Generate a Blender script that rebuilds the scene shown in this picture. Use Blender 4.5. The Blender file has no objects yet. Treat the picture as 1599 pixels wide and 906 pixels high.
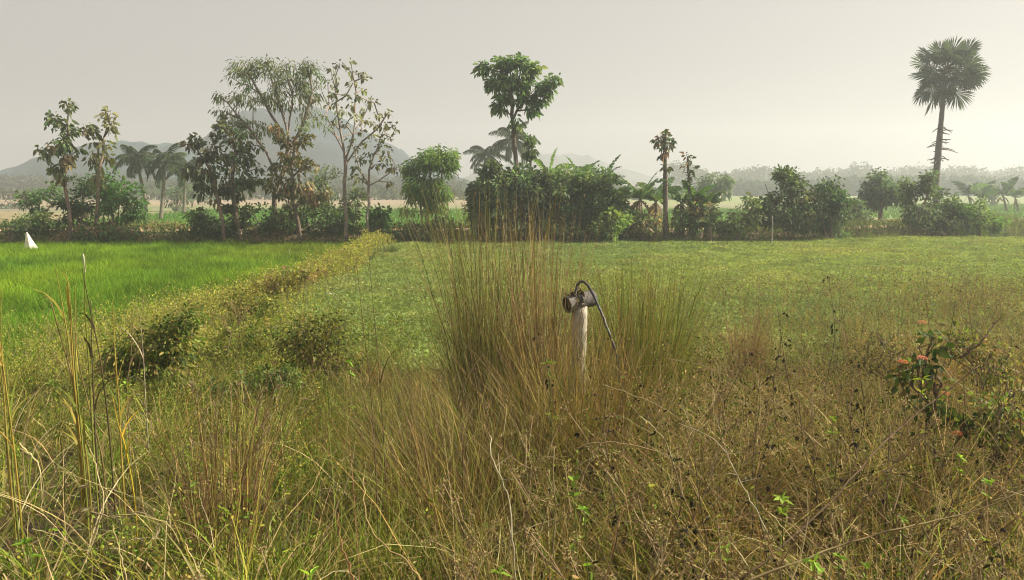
import bpy, math
import numpy as np
from mathutils import Vector, Matrix

R = math.radians
rng = np.random.default_rng(11)
sc = bpy.context.scene
col = sc.collection

# ------------------------------------------------------------------ camera
F, CX, CY = 1209.0, 799.5, 453.0
CAM = np.array([0.0, 0.0, 2.6])
PITCH = math.atan((CY - 290.0) / F)
cd = bpy.data.cameras.new('camera')
cam = bpy.data.objects.new('camera', cd)
col.objects.link(cam)
cam.location = CAM
cam.rotation_euler = (R(90) - PITCH, 0, 0)
cd.sensor_width = 36.0
cd.lens = 36.0 * F / 1599.0
cd.clip_start = 0.05
cd.clip_end = 3000
sc.camera = cam

# ------------------------------------------------------------------ sky, sun, exposure
SUN_EL, SUN_AZ = 37.0, 80.0
w = bpy.data.worlds.new('World')
sc.world = w
w.use_nodes = True
nt = w.node_tree
nt.nodes.clear()
sky = nt.nodes.new('ShaderNodeTexSky')
sky.sky_type = 'NISHITA'
sky.sun_disc = False
sky.sun_elevation = R(SUN_EL)
sky.sun_rotation = R(SUN_AZ)
sky.air_density = 1.0
sky.dust_density = 9.0
sky.ozone_density = 1.0
hs = nt.nodes.new('ShaderNodeHueSaturation')
hs.inputs['Saturation'].default_value = 0.30
hs.inputs['Value'].default_value = 1.0
tint = nt.nodes.new('ShaderNodeMix')
tint.data_type = 'RGBA'
tint.blend_type = 'MULTIPLY'
tint.inputs[0].default_value = 1.0
tint.inputs[7].default_value = (1.03, 0.97, 0.86, 1)
bg = nt.nodes.new('ShaderNodeBackground')
bg.inputs['Strength'].default_value = 0.05
wo = nt.nodes.new('ShaderNodeOutputWorld')
nt.links.new(sky.outputs[0], hs.inputs['Color'])
nt.links.new(hs.outputs[0], tint.inputs[6])
veil = nt.nodes.new('ShaderNodeMix')                       # thin high haze whitening the whole sky
veil.data_type = 'RGBA'
veil.inputs[0].default_value = 0.66
veil.inputs[7].default_value = (6.9, 6.5, 6.2, 1)
nt.links.new(tint.outputs[2], veil.inputs[6])
nt.links.new(veil.outputs[2], bg.inputs['Color'])
nt.links.new(bg.outputs[0], wo.inputs['Surface'])

sd = bpy.data.lights.new('sun', 'SUN')
sd.energy = 5.0
sd.angle = R(0.6)
sd.color = (1.0, 0.91, 0.74)
so = bpy.data.objects.new('sun', sd)
col.objects.link(so)
S = Vector((math.sin(R(SUN_AZ)) * math.cos(R(SUN_EL)), math.cos(R(SUN_AZ)) * math.cos(R(SUN_EL)), math.sin(R(SUN_EL))))
so.rotation_euler = (-S).to_track_quat('-Z', 'Y').to_euler()
so.location = (40, 30, 60)

sc.view_settings.view_transform = 'Standard'
sc.view_settings.look = 'None'
sc.view_settings.exposure = 1.02
sc.view_settings.gamma = 1.0
sc.view_settings.use_curve_mapping = False
sc.render.engine = 'CYCLES'
cy = sc.cycles
cy.use_denoising = True
cy.use_adaptive_sampling = False
cy.filter_width = 1.1
cy.max_bounces = 5
cy.diffuse_bounces = 2
cy.glossy_bounces = 1
cy.transmission_bounces = 2
cy.volume_bounces = 1
cy.transparent_max_bounces = 4

# ------------------------------------------------------------------ helpers
def ray(px, py):
    x = (px - CX) / F
    u = -(py - CY) / F
    d = np.array([x, math.cos(PITCH) + u * math.sin(PITCH), -math.sin(PITCH) + u * math.cos(PITCH)])
    return d

def at(px, py, D):
    d = ray(px, py)
    return CAM + d * (D / d[1])

def sstep(a, b, t):
    t = np.clip((t - a) / (b - a), 0, 1)
    return t * t * (3 - 2 * t)

def vnoise(x, y, s=1.0, seed=0):
    x = np.asarray(x, float) * s + seed * 17.3
    y = np.asarray(y, float) * s - seed * 9.1
    xi, yi = np.floor(x), np.floor(y)
    fx, fy = x - xi, y - yi
    fx, fy = fx * fx * (3 - 2 * fx), fy * fy * (3 - 2 * fy)
    def h(a, b):
        q = np.sin(a * 127.1 + b * 311.7 + seed * 3.7) * 43758.5453
        return q - np.floor(q)
    return (h(xi, yi) * (1 - fx) + h(xi + 1, yi) * fx) * (1 - fy) + (h(xi, yi + 1) * (1 - fx) + h(xi + 1, yi + 1) * fx) * fy

def bundx(y):
    return -5.4 + 0.25 * np.sin(np.asarray(y) * 0.35) + 0.0 * np.asarray(y)

def pathy(x):                                   # centre line of the dirt track beyond the field
    x = np.asarray(x, float)
    return 36.6 + 0.10 * np.maximum(x - 6, 0) + 0.012 * np.maximum(x - 6, 0) ** 2 + 0.4 * np.sin(x * 0.21)

def gz(x, y):
    x = np.asarray(x, float); y = np.asarray(y, float)
    z = 1.0 * (1 - sstep(0.3, 9.0, y))
    z = z + 0.06 * (vnoise(x, y, 1.3, 1) - 0.5) * (1 - sstep(9, 14, y))
    b = np.exp(-((x - bundx(y)) / 0.55) ** 2) * sstep(7, 10, y) * (1 - sstep(31, 34, y))
    z = z + 0.2 * b
    py_ = pathy(x)
    k = sstep(py_ - 3.4, py_ - 1.7, y) * (1 - sstep(py_ + 1.5, py_ + 4.5, y))
    z = z + 0.5 * k * (0.86 + 0.28 * vnoise(x, y, 0.6, 2))
    z = z + 0.12 * (vnoise(x, y, 0.05, 5) - 0.5) * sstep(45, 80, y)
    return z

def gxyz(x, y):
    x = np.asarray(x, float); y = np.asarray(y, float)
    return np.stack([x, y, gz(x, y)], -1)

def unit(v):
    return v / (np.linalg.norm(v, axis=-1, keepdims=True) + 1e-9)

def jit(c, n, s=0.15, hue=0.06):
    c = np.asarray(c, float)
    k = np.exp(rng.normal(0, s, (n, 1)))
    h = np.exp(rng.normal(0, hue, (n, 3)))
    return np.clip(c * k * h, 0.004, 0.85)

class MB:
    """collects quads with a colour per vertex; build() links ONE mesh object"""
    def __init__(s):
        s.v, s.f, s.c, s.n = [], [], [], 0
    def add(s, v, f, c):
        v = np.asarray(v, float).reshape(-1, 3)
        f = np.asarray(f, np.int64).reshape(-1, 4)
        c = np.asarray(c, float)
        if c.ndim == 1:
            c = np.broadcast_to(c, (len(v), 3))
        s.v.append(v); s.f.append(f + s.n); s.c.append(c.reshape(-1, 3)); s.n += len(v)
        return s
    def build(s, name, mat, parent=None, smooth=False, origin=None):
        v = np.concatenate(s.v); f = np.concatenate(s.f); c = np.concatenate(s.c)
        o0 = np.zeros(3)
        if parent is not None:
            o0 = np.array(parent['_org'])
        elif origin is not None:
            o0 = np.asarray(origin, float)
        me = bpy.data.meshes.new(name)
        me.vertices.add(len(v))
        me.vertices.foreach_set('co', (v - o0).astype(np.float32).ravel())
        me.loops.add(len(f) * 4)
        me.loops.foreach_set('vertex_index', f.astype(np.int32).ravel())
        me.polygons.add(len(f))
        me.polygons.foreach_set('loop_start', np.arange(0, len(f) * 4, 4, dtype=np.int32))
        me.polygons.foreach_set('loop_total', np.full(len(f), 4, dtype=np.int32))
        if smooth:
            me.polygons.foreach_set('use_smooth', np.ones(len(f), dtype=bool))
        a = me.color_attributes.new('Col', 'FLOAT_COLOR', 'POINT')
        cc = np.concatenate([c, np.ones((len(c), 1))], 1).astype(np.float32)
        a.data.foreach_set('color', cc.ravel())
        me.update(calc_edges=True)
        me.materials.append(mat)
        o = bpy.data.objects.new(name, me)
        col.objects.link(o)
        if parent is not None:
            o.parent = parent
        else:
            o.location = o0
        return o

ORG = []
def thing(name, label, cat, loc, group=None):
    o = bpy.data.objects.new(name, None)
    o.empty_display_size = 0.2
    col.objects.link(o)
    o.location = tuple(float(q) for q in loc)
    o['_org'] = [float(q) for q in loc]
    ORG.append(o)
    tag(o, label, cat, group)
    return o

def tag(o, label=None, cat=None, group=None, kind=None):
    if label: o['label'] = label
    if cat: o['category'] = cat
    if group: o['group'] = group
    if kind: o['kind'] = kind
    return o

def copy_tree(o, parent=None):
    c = o.copy()
    col.objects.link(c)
    if parent is not None:
        c.parent = parent
    for ch in list(o.children):
        copy_tree(ch, c)
    return c

def blades(mb, base, h, az, lean, curve, width, segs, c0, c1, wob=0.0, face=None, taper=0.8):
    n = len(base)
    h = np.broadcast_to(h, n).astype(float); az = np.broadcast_to(az, n); lean = np.broadcast_to(lean, n)
    curve = np.broadcast_to(curve, n); width = np.broadcast_to(width, n)
    t = np.linspace(0, 1, segs + 1)
    ang = lean[:, None] + curve[:, None] * t[None, :] ** 1.4
    if wob:
        ang = ang + rng.normal(0, wob, ang.shape)
    aa = az[:, None] + (rng.normal(0, wob * 1.6, ang.shape) if wob else 0)
    ds = (h / segs)[:, None]
    hx = np.concatenate([np.zeros((n, 1)), np.cumsum(np.sin(ang[:, 1:]) * np.cos(aa + 0 * ang)[:, 1:] * ds, 1)], 1)
    hy = np.concatenate([np.zeros((n, 1)), np.cumsum(np.sin(ang[:, 1:]) * np.sin(aa + 0 * ang)[:, 1:] * ds, 1)], 1)
    vz = np.concatenate([np.zeros((n, 1)), np.cumsum(np.cos(ang[:, 1:]) * ds, 1)], 1)
    pts = base[:, None, :] + np.stack([hx, hy, vz], -1)
    phi = rng.uniform(0, 2 * np.pi, n) if face is None else rng.normal(face, 0.5, n)
    side = np.stack([np.cos(phi), np.sin(phi), np.zeros(n)], -1)
    wt = 0.5 * width[:, None] * np.clip((1 - t) ** taper, 0.06, 1)[None, :]
    L = pts + side[:, None, :] * wt[..., None]
    Rr = pts - side[:, None, :] * wt[..., None]
    v = np.stack([L, Rr], 2)
    c = c0[:, None, :] * (1 - t)[None, :, None] + c1[:, None, :] * t[None, :, None]  # foot colour often darker than the tip: mild shade toward the ground painted in
    c = np.repeat(c[:, :, None, :], 2, 2)
    K = (segs + 1) * 2
    i = np.arange(n)[:, None] * K
    s_ = np.arange(segs)[None, :] * 2
    q = np.stack([i + s_, i + s_ + 1, i + s_ + 3, i + s_ + 2], -1)
    mb.add(v, q, c.reshape(-1, 3))
    return pts

def leaves(mb, pos, d, L, W, c, fold=0.25, droop=0.15, up=None):
    """folded two-quad leaves"""
    n = len(pos)
    L = np.broadcast_to(L, n)[:, None]; W = np.broadcast_to(W, n)[:, None]
    d = unit(d)
    r = rng.normal(0, 1, (n, 3)) if up is None else up + rng.normal(0, 0.35, (n, 3))
    s = unit(np.cross(d, r))
    nn = np.cross(s, d)
    b = pos
    l1 = pos + d * L * .30 + s * W * .5 + nn * W * fold
    r1 = pos + d * L * .30 - s * W * .5 + nn * W * fold
    l2 = pos + d * L * .68 + s * W * .38 + nn * W * fold * .5 - np.array([0, 0, 1]) * L * droop * .5
    r2 = pos + d * L * .68 - s * W * .38 + nn * W * fold * .5 - np.array([0, 0, 1]) * L * droop * .5
    t = pos + d * L - np.array([0, 0, 1]) * L * droop
    v = np.stack([b, l1, l2, t, r2, r1], 1)
    i = np.arange(n)[:, None] * 6
    q = np.stack([np.concatenate([i, i + 1, i + 2, i + 3], 1), np.concatenate([i, i + 3, i + 4, i + 5], 1)], 1)
    mb.add(v, q, np.repeat(c[:, None, :], 6, 1).reshape(-1, 3))

def frusta(mb, a, b, ra, rb, c, sides=5):
    a = np.asarray(a, float); b = np.asarray(b, float)
    n = len(a)
    ra = np.broadcast_to(ra, n); rb = np.broadcast_to(rb, n)
    d = unit(b - a)
    ref = np.where(np.abs(d[:, 2:3]) > 0.95, np.array([[1.0, 0, 0]]), np.array([[0, 0, 1.0]]))
    u = unit(np.cross(d, ref)); vv = np.cross(d, u)
    th = np.linspace(0, 2 * np.pi, sides, endpoint=False)
    ring = u[:, None, :] * np.cos(th)[None, :, None] + vv[:, None, :] * np.sin(th)[None, :, None]
    A = a[:, None, :] + ring * ra[:, None, None]
    B = b[:, None, :] + ring * rb[:, None, None]
    v = np.stack([A, B], 1)
    i = np.arange(n)[:, None] * (2 * sides)
    k = np.arange(sides)[None, :]; k2 = (k + 1) % sides
    q = np.stack([i + k, i + k2, i + k2 + sides, i + k + sides], -1)
    c = np.asarray(c, float)
    if c.ndim == 1: c = np.broadcast_to(c, (n, 3))
    mb.add(v, q, np.repeat(c[:, None, :], 2 * sides, 1).reshape(-1, 3))

def tube(mb, pts, rad, c, sides=8, cap=True):
    pts = np.asarray(pts, float); n = len(pts)
    rad = np.broadcast_to(rad, n)
    d = unit(np.gradient(pts, axis=0))
    ref = np.array([0, 0, 1.0]) if abs(d[0][2]) < .9 else np.array([1.0, 0, 0])
    u = unit(np.cross(d[0], ref))
    th = np.linspace(0, 2 * np.pi, sides, endpoint=False)
    V = []
    for i in range(n):
        u = unit(u - d[i] * np.dot(u, d[i])); w_ = np.cross(d[i], u)
        V.append(pts[i] + (np.cos(th)[:, None] * u + np.sin(th)[:, None] * w_) * rad[i])
    V = np.array(V).reshape(-1, 3)
    q = [(i * sides + k, i * sides + (k + 1) % sides, (i + 1) * sides + (k + 1) % sides, (i + 1) * sides + k) for i in range(n - 1) for k in range(sides)]
    if cap:
        m = len(V)
        V = np.concatenate([V, pts[:1], pts[-1:]])
        for k in range(0, sides, 2):
            q.append((m, (k + 2) % sides, (k + 1) % sides, k))
            q.append((m + 1, (n - 1) * sides + k, (n - 1) * sides + (k + 1) % sides, (n - 1) * sides + (k + 2) % sides))
    c = np.asarray(c, float)
    if c.ndim == 2: c = np.resize(c, (len(V), 3))
    mb.add(V, q, c)

def spline(pts, n):
    pts = np.asarray(pts, float)
    m = len(pts)
    out = []
    for t in np.linspace(0, m - 1, n):
        i = min(int(t), m - 2); f = t - i
        p0 = pts[max(i - 1, 0)]; p1 = pts[i]; p2 = pts[i + 1]; p3 = pts[min(i + 2, m - 1)]
        out.append(0.5 * ((2 * p1) + (-p0 + p2) * f + (2 * p0 - 5 * p1 + 4 * p2 - p3) * f * f + (-p0 + 3 * p1 - 3 * p2 + p3) * f ** 3))
    return np.array(out)

# ------------------------------------------------------------------ materials
def new_mat(name):
    m = bpy.data.materials.new(name)
    m.use_nodes = True
    m.node_tree.nodes.clear()
    return m, m.node_tree

def col_mat(name, transl=0.0, rough=0.65, nscale=6.0, namt=0.25, bump=0.0, spec=0.3):
    m, t = new_mat(name)
    N = t.nodes.new; L = t.links.new
    out = N('ShaderNodeOutputMaterial')
    at_ = N('ShaderNodeAttribute'); at_.attribute_name = 'Col'
    tc = N('ShaderNodeTexCoord')
    no = N('ShaderNodeTexNoise'); no.inputs['Scale'].default_value = nscale; no.inputs['Detail'].default_value = 4
    L(tc.outputs['Object'], no.inputs['Vector'])
    mr = N('ShaderNodeMapRange')
    mr.inputs[1].default_value = 0.3; mr.inputs[2].default_value = 0.7
    mr.inputs[3].default_value = 1 - namt; mr.inputs[4].default_value = 1 + namt
    L(no.outputs[0], mr.inputs[0])
    mx = N('ShaderNodeVectorMath'); mx.operation = 'SCALE'
    L(at_.outputs['Color'], mx.inputs[0]); L(mr.outputs[0], mx.inputs['Scale'])
    p = N('ShaderNodeBsdfPrincipled')
    p.inputs['Roughness'].default_value = rough
    p.inputs['Specular IOR Level'].default_value = spec
    L(mx.outputs[0], p.inputs['Base Color'])
    last = p
    if bump:
        bp = N('ShaderNodeBump'); bp.inputs['Strength'].default_value = bump; bp.inputs['Distance'].default_value = 0.03
        L(no.outputs[0], bp.inputs['Height']); L(bp.outputs[0], p.inputs['Normal'])
    if transl:
        tr = N('ShaderNodeBsdfTranslucent')
        mu = N('ShaderNodeMix'); mu.data_type = 'RGBA'; mu.blend_type = 'MULTIPLY'; mu.inputs[0].default_value = 1
        mu.inputs[7].default_value = (1.5, 1.5, 0.8, 1)
        L(mx.outputs[0], mu.inputs[6]); L(mu.outputs[2], tr.inputs['Color'])
        ms = N('ShaderNodeMixShader'); ms.inputs[0].default_value = transl
        L(p.outputs[0], ms.inputs[1]); L(tr.outputs[0], ms.inputs[2])
        last = ms
    L(last.outputs[0], out.inputs['Surface'])
    return m

M_LEAF = col_mat('leaf_green', 0.36, 0.6, 1.2, 0.25, spec=.15)
M_GRASS = col_mat('grass_blade', 0.28, 0.7, 3.0, 0.25, spec=.05)
M_DRY = col_mat('dry_stalk', 0.18, 0.8, 5.0, 0.3, spec=.05)
M_BARK = col_mat('tree_bark', 0.0, 0.9, 14.0, 0.35, 0.5)
M_SOIL = col_mat('earth', 0.0, 0.95, 2.2, 0.35, 0.6)
M_FLOWER = col_mat('flower_petal', 0.3, 0.6, 20.0, 0.1)
M_HILL = col_mat('hill_wood', 0.0, 0.95, 0.09, 0.35, 0.0)
M_CLOTH = col_mat('cloth_white', 0.25, 0.8, 12.0, 0.12, 0.3)
M_PIPE = col_mat('weathered_pipe', 0.0, 0.8, 16.0, 0.3, 0.4)
M_RUBBER = col_mat('black_rubber', 0.0, 0.45, 20.0, 0.2, 0.1, 0.4)

# colours (linear base colour)
STRAW = (0.36, 0.255, 0.085); STRAW_RED = (0.27, 0.165, 0.085); STRAW_PALE = (0.50, 0.40, 0.19)
OLIVE = (0.15, 0.165, 0.025); GREEN = (0.075, 0.13, 0.03); LIME = (0.20, 0.30, 0.04)
YELLOW = (0.42, 0.33, 0.06); DARKG = (0.035, 0.06, 0.022); TWIG = (0.15, 0.10, 0.06)

LEAFGAIN = [1.0]
def mixcol(cols, weights, n, s=0.18):
    cols = np.array(cols, float) * LEAFGAIN[0]; weights = np.array(weights, float)
    k = rng.choice(len(cols), n, p=weights / weights.sum())
    return jit(cols[k], n, s)

# ------------------------------------------------------------------ ground
def grid(xs, ys, zf, cf):
    X, Y = np.meshgrid(xs, ys)
    Z = zf(X, Y)
    v = np.stack([X, Y, Z], -1).reshape(-1, 3)
    nx, ny = len(xs), len(ys)
    i = np.arange(ny - 1)[:, None] * nx + np.arange(nx - 1)[None, :]
    q = np.stack([i, i + 1, i + nx + 1, i + nx], -1).reshape(-1, 4)
    return v, q, cf(X, Y).reshape(-1, 3)

def lerpc(c, d, k):
    return c * (1 - k[..., None]) + np.array(d) * k[..., None]

def ground_col(X, Y):
    n1 = vnoise(X, Y, 0.8, 3); n2 = vnoise(X, Y, 0.03, 7)
    c = np.zeros(X.shape + (3,)) + np.array((0.026, 0.020, 0.012))  # near-black foreground earth: shade between the grasses put into its colour
    c = lerpc(c, (0.10, 0.13, 0.03), (sstep(10, 12, Y) * (1 - sstep(31, 33, Y))) * 0.7)
    c = lerpc(c, (0.30, 0.20, 0.12), sstep(33, 34, Y) * (0.35 + 0.5 * n1))
    # fields beyond the track
    far = sstep(41, 44, Y)
    c = lerpc(c, (0.26, 0.22, 0.11), far)
    def patch(c, x0, x1, y0, y1, colr, k=1.0):
        m = sstep(x0 - 1.5, x0 + 1.5, X) * (1 - sstep(x1 - 1.5, x1 + 1.5, X)) * sstep(y0 - 1, y0 + 1, Y) * (1 - sstep(y1 - 1.5, y1 + 1.5, Y))
        return lerpc(c, colr, m * k)
    c = patch(c, -32, 0, 46, 84, (0.12, 0.25, 0.04))
    c = patch(c, 2, 26, 48, 86, (0.14, 0.26, 0.05))
    c = patch(c, 30, 110, 62, 105, (0.15, 0.27, 0.05))
    c = patch(c, -140, -34, 46, 75, (0.24, 0.20, 0.10))
    c = patch(c, -140, -40, 78, 100, (0.20, 0.17, 0.12))
    c = patch(c, -30, 40, 90, 150, (0.27, 0.22, 0.14))
    c = patch(c, 20, 120, 112, 190, (0.20, 0.24, 0.09))
    c = patch(c, -160, -20, 110, 230, (0.30, 0.23, 0.16))
    c = lerpc(c, (0.15, 0.20, 0.08), far * sstep(0.5, 0.75, n2) * 0.6)
    return c

xs = np.unique(np.concatenate([np.arange(-12, 12, 0.25), np.arange(-40, 40, 0.7), np.arange(-120, 120, 5), np.arange(-560, 561, 30)]))
ys = np.unique(np.concatenate([np.arange(-30, 0, 3), np.arange(0, 14, 0.25), np.arange(14, 32, 0.6), np.arange(32, 46, 0.3), np.arange(46, 120, 2.5), np.arange(120, 601, 16)]))
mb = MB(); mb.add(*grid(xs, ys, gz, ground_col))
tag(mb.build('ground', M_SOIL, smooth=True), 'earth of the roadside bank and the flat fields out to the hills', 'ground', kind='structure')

# dirt track
u_ = np.linspace(-45, 45, 181); t_ = np.linspace(-1.0, 1.0, 9)
U, T = np.meshgrid(u_, t_)
wd = 1.0 + 0.18 * np.sin(U * 1.7) + 0.12 * np.sin(U * 3.9 + 1)
PY = pathy(U) + T * wd
PZ = gz(U, PY) + 0.035 - 0.02 * np.exp(-((np.abs(T) - .5) / .16) ** 2)
v = np.stack([U, PY, PZ], -1).reshape(-1, 3)
i = np.arange(8)[:, None] * 181 + np.arange(180)[None, :]
q = np.stack([i, i + 1, i + 182, i + 181], -1).reshape(-1, 4)
cc = np.array((0.42, 0.29, 0.18)) * (0.85 + 0.3 * vnoise(U, PY, 1.5, 4))[..., None]
mb = MB(); mb.add(v, q, cc.reshape(-1, 3))
tag(mb.build('dirt_path', M_SOIL, smooth=True), 'pale brown dirt track on the low bank behind the fields', 'path', kind='structure')

# ------------------------------------------------------------------ hills
def hill(name, label, prof, D, depth, seed, c):
    """prof: px,py ridge line seen from the road; the hill is a rounded body with real depth"""
    pts = np.array([[at(px, py, D)[0], max(at(px, py, D)[2], 0)] for px, py in prof])
    x0, x1 = pts[0, 0], pts[-1, 0]
    xs = np.linspace(x0, x1, 150); ysl = np.linspace(-1, 1, 44)
    X, T = np.meshgrid(xs, ysl)
    H = np.interp(X, pts[:, 0], pts[:, 1]) * (1.1 if name == 'hill_big' else 1.0)
    Y = D + T * depth
    fall = np.clip(1 - T ** 2, 0, 1) ** 0.75
    bump = 1 + 0.10 * (vnoise(X, Y, 0.03, seed) - 0.5) + 0.0
    Z = H * fall * bump - 0.8 + fall * (3.6 * (vnoise(X, Y, 0.10, seed + 1) - 0.5) + 2.4 * (vnoise(X, Y, 0.3, seed + 2) - .4)) * np.clip(H / 8, 0.1, 1)
    v = np.stack([X, Y, Z], -1).reshape(-1, 3)
    nx = len(xs)
    i = np.arange(len(ysl) - 1)[:, None] * nx + np.arange(nx - 1)[None, :]
    q = np.stack([i, i + 1, i + nx + 1, i + nx], -1).reshape(-1, 4)
    cc = np.array(c) * (0.7 + 0.6 * vnoise(X, Y, 0.08, seed + 3))[..., None]
    mb = MB(); mb.add(v, q, cc.reshape(-1, 3))
    tag(mb.build(name, M_HILL, smooth=True), label, 'hill', kind='structure')

hill('hill_near', 'wooded hill fading in haze behind the coconut palms at left', [(-260, 300), (-120, 285), (-30, 296), (40, 279), (75, 256), (110, 240), (150, 228), (190, 222), (220, 219), (255, 219), (275, 227), (300, 232), (340, 245), (400, 262), (470, 280), (540, 300)], 300, 50, 3, (0.02, 0.05, 0.055))  # bluish base: tint of the haze put into the wood's colour
hill('hill_big', 'large pale hill rising in haze behind the tall trees', [(250, 300), (290, 262), (330, 228), (365, 202), (400, 186), (440, 176), (480, 173), (515, 180), (545, 195), (580, 216), (610, 234), (640, 250), (690, 270), (740, 288), (800, 300)], 330, 50, 9, (0.015, 0.04, 0.055))  # haze blue painted into this base colour too
hill('hill_far', 'low pale hill just visible beyond the banana plants', [(690, 300), (740, 272), (800, 252), (850, 242), (885, 238), (920, 246), (960, 260), (1010, 275), (1080, 300)], 560, 40, 14, (0.06, 0.08, 0.08))  # base colour lightened, part of the haze fade is painted in
hill('hill_low', 'faint low ridge at the far left horizon', [(-420, 300), (-300, 268), (-160, 262), (-40, 264), (30, 268), (90, 285), (130, 300)], 530, 45, 21, (0.07, 0.09, 0.06))

# ------------------------------------------------------------------ haze
def haze_box(x0, x1, y0, y1, z0, z1, dens):
    v = [(x, y, z) for z in (z0, z1) for x, y in ((x0, y0), (x1, y0), (x1, y1), (x0, y1))]
    q = [(0, 3, 2, 1), (4, 5, 6, 7), (0, 1, 5, 4), (1, 2, 6, 5), (2, 3, 7, 6), (3, 0, 4, 7)]
    m, t = new_mat('haze_air')
    o = t.nodes.new('ShaderNodeOutputMaterial'); p = t.nodes.new('ShaderNodeVolumePrincipled')
    p.inputs['Color'].default_value = (0.72, 0.755, 0.80, 1)
    p.inputs['Density'].default_value = dens
    p.inputs['Anisotropy'].default_value = 0.35
    t.links.new(p.outputs[0], o.inputs['Volume'])
    mb = MB(); mb.add(v, q, (1, 1, 1))
    tag(mb.build('haze', m), 'pale morning haze over the fields and hills', 'haze', kind='stuff')
haze_box(-600, 600, -60, 640, -3.0, 48, 0.0021)

# ------------------------------------------------------------------ trees
LEAFGAIN[0] = 2.15
def grow(stems, clusters, rtip, r0, step=0.45, wob=0.10, up=0.12):
    """stems: world polylines from the ground; clusters: leaf-clump centres that get joined to the nearest limb"""
    P, par = [], []
    for s in stems:
        s = np.asarray(s); L = np.linalg.norm(np.diff(s, axis=0), axis=1).sum()
        q = spline(s, max(4, int(L / step)))
        q[1:-1] += rng.normal(0, 0.025, (len(q) - 2, 3))
        for k, p in enumerate(q):
            if k == 0:
                if len(P):
                    d = np.linalg.norm(np.array(P) - p, axis=1); j = int(d.argmin())
                    par.append(j if d[j] < 0.35 else -1)
                else: par.append(-1)
            else: par.append(len(P) - 1)
            P.append(p)
    ns = len(P)
    A = np.array(P)
    clusters = np.asarray(clusters)
    zmin = A[:, 2].min() + 0.22 * (clusters[:, 2].max() - A[:, 2].min()) if len(clusters) else 0
    order = np.argsort([np.linalg.norm(A - c, axis=1).min() for c in clusters])
    ends = np.zeros(len(clusters), int)
    for ci in order:
        c = clusters[ci]
        A = np.array(P)
        d = np.linalg.norm(A - c, axis=1) + 1.6 * np.maximum(0, A[:, 2] - c[2] + 0.12) + 3 * (A[:, 2] < min(zmin, c[2] - .5))
        j = int(d.argmin())
        a = A[j]; Ls = np.linalg.norm(c - a)
        m = max(1, int(Ls / step))
        last = j
        bow = rng.normal(0, wob, 3) * Ls + np.array([0, 0, up * Ls])
        for k in range(1, m + 1):
            t = k / m
            P.append(a + (c - a) * t + bow * (4 * t * (1 - t)) * .5)
            par.append(last); last = len(P) - 1
        ends[ci] = last
    A = np.array(P); par = np.array(par)
    cnt = np.zeros(len(A))
    cnt[ends] += 1
    for k in range(len(A) - 1, -1, -1):
        if par[k] >= 0: cnt[par[k]] += cnt[k]
    cnt = np.maximum(cnt, 0.5)
    r = rtip + (r0 - rtip) * (cnt / max(cnt.max(), 1)) ** 0.55
    return A, par, r

def wood(mb, A, par, r, c):
    k = np.where(par >= 0)[0]
    frusta(mb, A[par[k]], A[k] + unit(A[k] - A[par[k]]) * r[k][:, None] * .4, np.minimum(r[par[k]], r[k] * 1.35), r[k], jit(c, len(k), 0.12, 0.03), 6)

def blob(specs, D, depth=1.0):
    """specs: (px, py, rx, ry, n): n clump centres inside an ellipse, mostly in its shell, given real depth"""
    out, rad = [], []
    for px, py, rx, ry, n in specs:
        for _ in range(n):
            while True:
                p = rng.uniform(-1, 1, 3); L = np.linalg.norm(p)
                if 0.25 < L < 1 and rng.random() < 0.35 + 0.65 * L: break
            q = at(px + p[0] * rx, py + p[1] * ry, D)
            q[1] += p[2] * rx * D / F * depth
            out.append(q)
    return np.array(out)

def foliage(mb, centers, n_each, spread, L, W, cols, weights, droop=0.2, outward=0.6, centre=None, s=0.2, flat=0.75):
    K = len(centers)
    cl = mixcol(cols, weights, K, 0.12)
    n = K * n_each
    c = np.repeat(centers, n_each, 0)
    g = rng.normal(0, 1, (n, 3)); g *= (rng.uniform(0.25, 1, (n, 1)) / (np.linalg.norm(g, axis=1, keepdims=True)))
    p = c + g * spread * np.array([1, 1, flat])
    if centre is None: centre = centers.mean(0)
    d = unit(g) + outward * unit(p - centre) + rng.normal(0, 0.5, (n, 3)) + np.array([0, 0, -droop * 2])
    cc = jit(np.repeat(cl, n_each, 0), n, s, 0.05)
    sz = np.exp(rng.normal(0, 0.25, n))
    leaves(mb, p, d, L * sz, W * sz, cc, droop=droop)

def base_pt(px, D):
    p = at(px, 400, D)
    return np.array([p[0], D, float(gz(p[0], D)) - 0.03])

def tree(name, label, cat, D, bpx, stems, crown, leaf, group=None, depth=1.0, r0=0.09, rtip=0.012, bark=(0.20, 0.15, 0.11), part='crown', step=0.45, extra=None, wob=.1):
    """stems: pixel polylines above the base; crown: ellipses; leaf: dict for foliage()"""
    b = base_pt(bpx, D)
    root = thing(name, label, cat, b, group)
    ST = []
    for k, s in enumerate(stems):
        p = [at(x, y, D + (rng.normal(0, 0.25) if j else 0)) for j, (x, y) in enumerate(s)]
        if s[0][1] > 345:                                   # starts at the ground
            p[0][2] = float(gz(p[0][0], p[0][1])) - 0.05
        ST.append(np.array(p))
    C = blob(crown, D, depth)
    A, par, r = grow(ST, C, rtip, r0, step, wob)
    m = MB(); wood(m, A, par, r, bark); m.build('trunk', M_BARK, root)
    m = MB(); foliage(m, C, centre=None, **leaf)
    m.build(part, M_LEAF, root)
    return root

TEAK = dict(n_each=16, spread=0.27, L=0.19, W=0.11, cols=[(0.065, 0.078, 0.035), (0.05, 0.07, 0.03), (0.10, 0.08, 0.045)], weights=[3, 3, .7], droop=0.35)
def L_(**k):
    d = dict(TEAK); d.update(k); return d

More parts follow.
